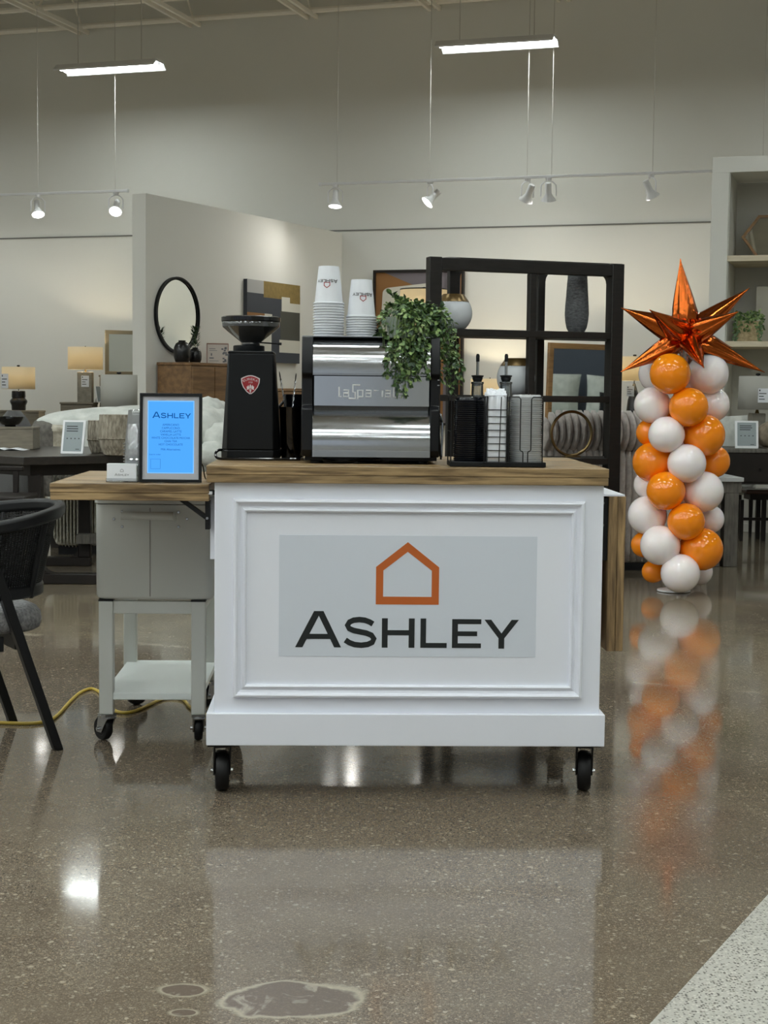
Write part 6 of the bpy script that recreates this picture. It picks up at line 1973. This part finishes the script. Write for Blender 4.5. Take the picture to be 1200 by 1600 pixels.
# abstract canvas on the partition
ax0, ax1 = parthit(386, 500, 0.05).x, parthit(468.5, 500, 0.05).x
az1 = parthit(420, 440, 0.05).z
az0 = parthit(440, 567, 0.05).z
art = thing('abstract_canvas', 'abstract canvas of ochre, slate and cream blocks hung on the partition', 'painting', PM @ Vector(((ax0 + ax1) / 2, 0, az0)), PROT)
aw2, ah = (ax1 - ax0) / 2, az1 - az0
MB().box((-aw2, -0.05, 0), (aw2, -0.001, ah)).build('canvas', 'art_navy', art, smooth=False)
def patch(mname, u0, u1, v0, v1, lvl=1):
    MB().box((-aw2 + 2 * aw2 * u0, -0.05 - 0.0008 * lvl, ah * v0), (-aw2 + 2 * aw2 * u1, -0.05, ah * v1)).build('painted_block', mname, art, smooth=False)
patch('art_grey', 0.0, 0.3, 0.84, 1.0)
patch('art_gold', 0.3, 1.0, 0.80, 1.0)
patch('art_cream', 0.64, 1.0, 0.65, 0.83, 2)
patch('art_gold', 0.80, 1.0, 0.76, 0.85, 3)
patch('art_brown', 0.0, 0.32, 0.52, 0.60)
patch('art_cream', 0.32, 0.46, 0.40, 0.60)
patch('art_olive', 0.62, 1.0, 0.29, 0.66)
patch('art_cream', 0.0, 0.45, 0.02, 0.46, 1)
patch('art_cream', 0.60, 1.0, 0.13, 0.29, 2)
# walnut cabinet beyond the grinder
pw = at(452, 607, 15.0)
cabinet('low_cabinet', 'walnut cabinet showing between grinder and espresso machine', 'cabinet', at(425, 607, 15.0).x, at(500, 607, 15.0).x, 15.0, 15.45, pw.z, 'wood_mid', 3)

# ------------------------------------------------------------------ wall picture, floor lamp and lit lamps around the shelving unit
a_, b_ = wallhit(583, 664, 0.075), wallhit(727, 421, 0.075)
px_c = (ab(a_)[0] + ab(b_)[0]) / 2
pw_ = (ab(b_)[0] - ab(a_)[0]) / 2
zlo = wallhit(655, 664, 0.1).z; zhi = wallhit(655, 421.5, 0.1).z
pic = thing('framed_picture', 'large dark framed abstract picture on the back wall behind the trailing plant', 'picture', room(px_c, 0.08, zlo), ROOM)
ph_ = zhi - zlo
for (x0, x1, z0, z1) in ((-pw_, pw_, 0, 0.03), (-pw_, pw_, ph_ - 0.03, ph_), (-pw_, -pw_ + 0.03, 0.03, ph_ - 0.03), (pw_ - 0.03, pw_, 0.03, ph_ - 0.03)):
    MB().box((x0, -0.06, z0), (x1, 0, z1)).build('frame_bar', 'dark_wood', pic)
MB().box((-pw_ + 0.03, -0.03, 0.03), (pw_ - 0.03, -0.01, ph_ - 0.03)).build('print_sheet', 'art_brown', pic, smooth=False)
def pblock(mname, poly, lvl):
    MB().prism([(-pw_ + 0.03 + (2 * pw_ - 0.06) * u, 0.03 + (ph_ - 0.06) * v) for u, v in poly], 0.0015 * lvl, lambda u, v, w: (u, -0.03 - w, v)).build('painted_shape', mname, pic, smooth=False)
pblock('art_mauve', [(0.1, 1.0), (0.98, 1.0), (0.98, 0.6), (0.85, 0.6), (0.5, 0.9)], 1)
pblock('art_mauve', [(0.80, 0.0), (0.94, 0.0), (0.94, 1.0), (0.80, 1.0)], 1)
rc = 0.08
cream = [(0.06, 0.02), (0.74, 0.02)] + [(0.74 - rc + rc * cos(pi / 2 * i / 6), 0.93 - rc * 0.5 + rc * 0.5 * sin(pi / 2 * i / 6)) for i in range(7)] + [(0.16 + rc * cos(pi / 2 + pi / 2 * i / 6), 0.90 - rc * 0.5 + rc * 0.5 * sin(pi / 2 + pi / 2 * i / 6)) for i in range(7)] + [(0.05, 0.5)]
pblock('art_cream', cream, 2)
drum_lamp(662, 452.5, 512, 38, 15.4, 'pole', 'floor lamp with wide warm shade edged in black, before the wall picture', True, 14.0, None, trim=True, taper=0.97)
def side_cab(px, Y, z, label):
    x = at(px, 700, Y).x
    cabinet('side_cabinet', label, 'cabinet', x - 0.3, x + 0.3, Y - 0.22, Y + 0.22, z, 'taupe_wood', 2)
side_cab(766, 18.3, 0.70, 'taupe cabinet under the lit lamp behind the syrup bottles')
drum_lamp(765, 592, 632, 30, 18.3, 'gourd', 'lit table lamp glowing behind the syrup bottles', True, 18.0, 0.7005, finial=False)
side_cab(990, 17.4, 0.70, 'taupe cabinet under the lit lamp between shelving unit and balloons')
drum_lamp(991, 557.5, 595, 27, 17.4, 'gourd', 'lit table lamp with black base between shelving unit and balloons', True, 18.0, 0.7005, (979, 603, 991, 619, 0.1))
# leaning wood-framed mirror behind the shelving unit
MY = 12.2
c = at(905, 640, MY)
zlo, zhi = nz(900, 740, MY), nz(900, 537, MY)
cabinet('low_dresser', 'low brown dresser carrying the wood framed mirror', 'dresser', c.x - 0.4, c.x + 0.45, MY - 0.12, MY + 0.42, zlo - 0.001, 'wood_mid', 1, 2)
wm = thing('wood_framed_mirror', 'wood framed mirror reflecting a dark headboard, behind the lower boards of the shelving unit', 'mirror', (c.x, MY, zlo), radians(35))
wm.location.y = MY + 0.02
wm.rotation_euler = (radians(1.8), 0, radians(35))
Wm = 0.36
wm.location.x = at(906, 640, MY).x
Hm = zhi - zlo
fb = 0.045
for (x0, x1, z0, z1) in ((-Wm, Wm, 0, fb), (-Wm, Wm, Hm - fb, Hm), (-Wm, -Wm + fb, fb, Hm - fb), (Wm - fb, Wm, fb, Hm - fb)):
    MB().box((x0, 0, z0), (x1, 0.03, z1)).build('frame_bar', 'frame_wood', wm, 0.003)
MB().box((-Wm + fb, 0.012, fb), (Wm - fb, 0.016, Hm - fb)).build('mirror_glass', 'mirror', wm, smooth=False)
price_stand(931, 614, 948, 640, 10.9, 0.56, 'white price display standing on the tufted bed behind the shelving unit', 0.1, 'paper_white', lines=False)

# ------------------------------------------------------------------ bookcase contents
def niche(px, z, off): 
    p = hit(px, 600, O + V * (BC - off), V); return Vector((p.x, p.y, z + 0.0006))
nk = 13.3 / FPX
p = niche(1203, zs1, 0.42)
hx_ = thing('hexagonal_mirror', 'hexagonal wood framed mirror leaning on the top bookcase board', 'mirror', p, ROOM)
RH = 52 * nk
hexo = [(RH * cos(pi * i / 3 + 0), RH * sin(pi * i / 3 + 0) * 0.78) for i in range(6)]
hz_ = RH * sin(pi / 3) * 0.78
TL = Matrix.Rotation(-0.12, 4, 'X')
for i in range(6):
    a_, b_ = hexo[i], hexo[(i + 1) % 6]
    s_ = 0.9
    MB(mtx=TL).prism([a_, b_, (b_[0] * s_, b_[1] * s_), (a_[0] * s_, a_[1] * s_)], 0.035, lambda u, v, w: (u, -w, v + hz_ + 0.002)).build('frame_bar', 'frame_wood', hx_)
MB(mtx=TL).prism([(u * 0.92, v * 0.92) for u, v in hexo], 0.006, lambda u, v, w: (u, -w - 0.004, v + hz_ + 0.002)).build('mirror_glass', 'mirror', hx_, smooth=False)
p = niche(1206, zs2, 0.50)
cv = thing('cream_canvas', 'plain cream canvas standing at the back of the second bookcase board', 'canvas', p, ROOM)
MB().box((-29 * nk, 0, 0), (0.3, 0.03, 92 * nk)).build('canvas', 'art_cream', cv, 0.003)
p = niche(1167, zs2, 0.22)
bp_ = thing('basket_plant', 'green trailing plant in a pale woven basket on the bookcase', 'plant', p, ROOM)
bw_, bh_ = 17 * nk, 33 * nk
MB().hexa([(-bw_, -0.06, 0), (bw_, -0.06, 0), (bw_, 0.06, 0), (-bw_, 0.06, 0)], [(-bw_ * 1.08, -0.065, bh_), (bw_ * 1.08, -0.065, bh_), (bw_ * 1.08, 0.065, bh_), (-bw_ * 1.08, 0.065, bh_)]).build('basket', 'basket_pale', bp_, 0.008)
random.seed(21)
m = MB(); m2 = MB()
for i in range(420):
    x, y = random.uniform(-1.25, 1.3) * bw_, random.uniform(-0.09, 0.07)
    z = bh_ + random.uniform(-0.09, 0.085) * (1 if abs(x) < bw_ else 0.9) - max(0, abs(x) - bw_) * 1.2
    d = Vector((random.uniform(-1, 1), random.uniform(-1, 0.4), random.uniform(-1, 0.6))).normalized() * 0.034
    sd = d.cross(Vector((0.3, 1, 0.2))).normalized() * 0.009
    p0 = Vector((x, y, z))
    (m if i % 2 else m2).add([p0, p0 + d * 0.5 + sd, p0 + d, p0 + d * 0.5 - sd], [(0, 1, 2, 3)])
for i in range(90):
    x = random.choice((-1.15, 1.2, -0.9, 1.0)) * bw_ + random.uniform(-0.015, 0.015)
    p0 = Vector((x, random.uniform(-0.08, -0.05), random.uniform(0.01, bh_)))
    d = Vector((random.uniform(-0.6, 0.6), -0.2, -1)).normalized() * 0.032
    sd = Vector((0.008, 0, 0))
    m.add([p0, p0 + d * 0.5 + sd, p0 + d, p0 + d * 0.5 - sd], [(0, 1, 2, 3)])
m.build('trailing_leaves', 'leaf', bp_)['kind'] = 'stuff'
m2.build('trailing_leaves', 'leaf_light', bp_)['kind'] = 'stuff'

# ------------------------------------------------------------------ desk, stool and end table beyond the balloons
DZ = 0.78
d0 = on(1110, 701, DZ)
dY = d0.y
dx0 = at(1112, 701, dY).x
dk = thing('dark_desk', 'dark wooden desk with deep front beyond the balloon column', 'desk', (dx0, dY, 0))
DL = 1.5
MB().box((0, -0.01, DZ - 0.03), (DL, 0.7, DZ)).build('desktop', 'grey_wood', dk, 0.003)
zd = nz(1180, 757, dY)
MB().box((0.03, 0.0, zd), (DL - 0.03, 0.68, DZ - 0.03)).build('drawer_case', 'dark_wood', dk)
for k_ in range(2):
    dd = MB().box((0.04 + 0.72 * k_, -0.008, zd + 0.02), (0.04 + 0.72 * k_ + 0.70, 0.0, DZ - 0.04)).build('drawer', 'dark_wood', dk, 0.002)
    MB().cone((0.39 + 0.72 * k_, -0.025, zd + 0.12), (0.39 + 0.72 * k_, -0.008, zd + 0.12), 0.009, seg=12).build('knob', 'black_metal', dd)
for x in (0.06, DL - 0.06):
    for y in (0.03, 0.62):
        MB().box((x - 0.03, y, 0), (x + 0.03, y + 0.05, zd)).build('leg', 'dark_wood', dk, 0.003)
price_stand(1149, 653, 1185, 697, dY + 0.12, DZ, 'white framed grey price display on the dark desk', 0.2, rzz=-0.1)
drum_lamp(1183, 588, 640, 30, dY + 0.45, 'block', 'lamp with grey square-sided shade and hanging tag on the dark desk', False, 0, DZ + 0.0005, (1184, 607, 1201, 629, 0.16), taper=0.96)
sp = at(1203, 668, dY + 0.2)
tb_ = thing('stone_ball', 'rough stone ball on the dark desk beside the price display', 'ornament', (sp.x, dY + 0.2, DZ + 0.0005))
rb_ = 21 * (dY + 0.2) / FPX
MB().ball((0, 0, rb_), rb_, 24, 16).build('ball', 'stone_ball', tb_, angle=180)
MB().cone((0, 0, 0), (0, 0, 0.02), rb_ * 0.4, rb_ * 0.3, 18).build('foot', 'stone_ball', tb_)
# white chair behind the desk
wc = at(1136, 660, dY + 1.0)
zc1 = nz(1136, 650, dY + 1.0)
wch = thing('white_chair', 'white upholstered chair back behind the dark desk', 'chair', (wc.x, dY + 0.88, 0))
pillow('backrest', (0, 0.36, zc1 - 0.27), (0.5, 0.14, 0.56), 'linen_white', wch, -0.15)
MB().box((-0.24, 0.0, 0.36), (0.24, 0.44, 0.48)).build('seat', 'linen_white', wch, 0.04, seg=3)
for sx in (-1, 1):
    for y in (0.03, 0.40):
        MB().cone((sx * 0.2, y, 0), (sx * 0.2, y, 0.37), 0.013, 0.02, 10).build('leg', 'dark_wood', wch)
# stool
sY = on(1195, 845).y
st = thing('wooden_stool', 'dark stool with reddish seat tucked under the desk', 'stool', (at(1193, 800, sY).x + 0.10, sY - 0.02, 0))
zs_ = nz(1185, 765, sY)
MB().box((-0.26, -0.03, zs_ - 0.035), (0.24, 0.22, zs_)).build('seat', 'red_wood', st, 0.01)
MB().box((-0.22, 0.0, zs_ - 0.085), (0.20, 0.2, zs_ - 0.035)).build('apron', 'dark_wood', st)
for x in (-0.10, 0.19):
    for y in (0.0, 0.17):
        MB().box((x - 0.018, y, 0), (x + 0.018, y + 0.034, zs_ - 0.085)).build('leg', 'dark_wood', st, 0.003)
zx = nz(1185, 811, sY)
MB().box((-0.30, 0.008, zx - 0.012), (0.20, 0.026, zx + 0.012)).build('stretcher', 'dark_wood', st)
MB().box((-0.30, 0.0, 0), (-0.27, 0.03, zs_ - 0.085)).build('leg', 'dark_wood', st, 0.003)
# end table
eY = on(1145, 886).y
ex0, ex1 = at(1098, 800, eY).x, at(1160, 800, eY).x
en_ = thing('end_table', 'weathered grey end table with pale stone top beside the balloon column', 'table', ((ex0 + ex1) / 2, eY, 0))
ew = (ex1 - ex0) / 2
ez = nz(1145, 746, eY)
MB().box((-ew, -0.02, ez - 0.03), (ew, 0.5, ez)).build('table_top', 'stone_top', en_, 0.003)
MB().box((-ew + 0.01, 0.0, ez - 0.11), (ew - 0.01, 0.48, ez - 0.03)).build('apron', 'grey_wood', en_, 0.003)
lw = unit(1132, 1154, eY)
lx = at(1154, 800, eY).x - en_.location.x
for x0 in (lx - lw, -lx):
    for y in (0.0, 0.38):
        MB().box((x0, y, 0), (x0 + lw, y + 0.1, ez - 0.11)).build('leg', 'grey_wood', en_, 0.004)

# ------------------------------------------------------------------ bed off to the side, seen only in the wood framed mirror
hb = thing('headboard_bed', 'bed with dark slate headboard and white pillows, seen in the wood framed mirror', 'bed', (6.55, 11.4, 0))
MB().box((0, -1.1, 0.3), (0.1, 1.1, 1.52)).build('headboard', 'navy_fabric', hb, 0.03, seg=3)
MB().box((-1.6, -0.85, 0.3), (-0.005, 0.85, 0.72)).build('mattress', 'linen_white', hb, 0.06, seg=3)
MB().box((-1.58, -0.82, 0.1), (-0.01, 0.82, 0.3)).build('frame', 'navy_fabric', hb, 0.02)
for x in (-1.5, -0.1):
    for y in (-0.75, 0.75):
        MB().box((x - 0.03, y - 0.03, 0), (x + 0.03, y + 0.03, 0.1)).build('leg', 'dark_wood', hb)
for y in (-0.42, 0.42):
    pillow('pillow', (-0.2, y, 0.97), (0.78, 0.24, 0.5), 'linen_white', hb, 0.0, pi / 2, 3)
pillow('cushion', (-0.42, 0.42, 0.88), (0.4, 0.16, 0.34), 'black_fabric', hb, 0.0, pi / 2, 5)
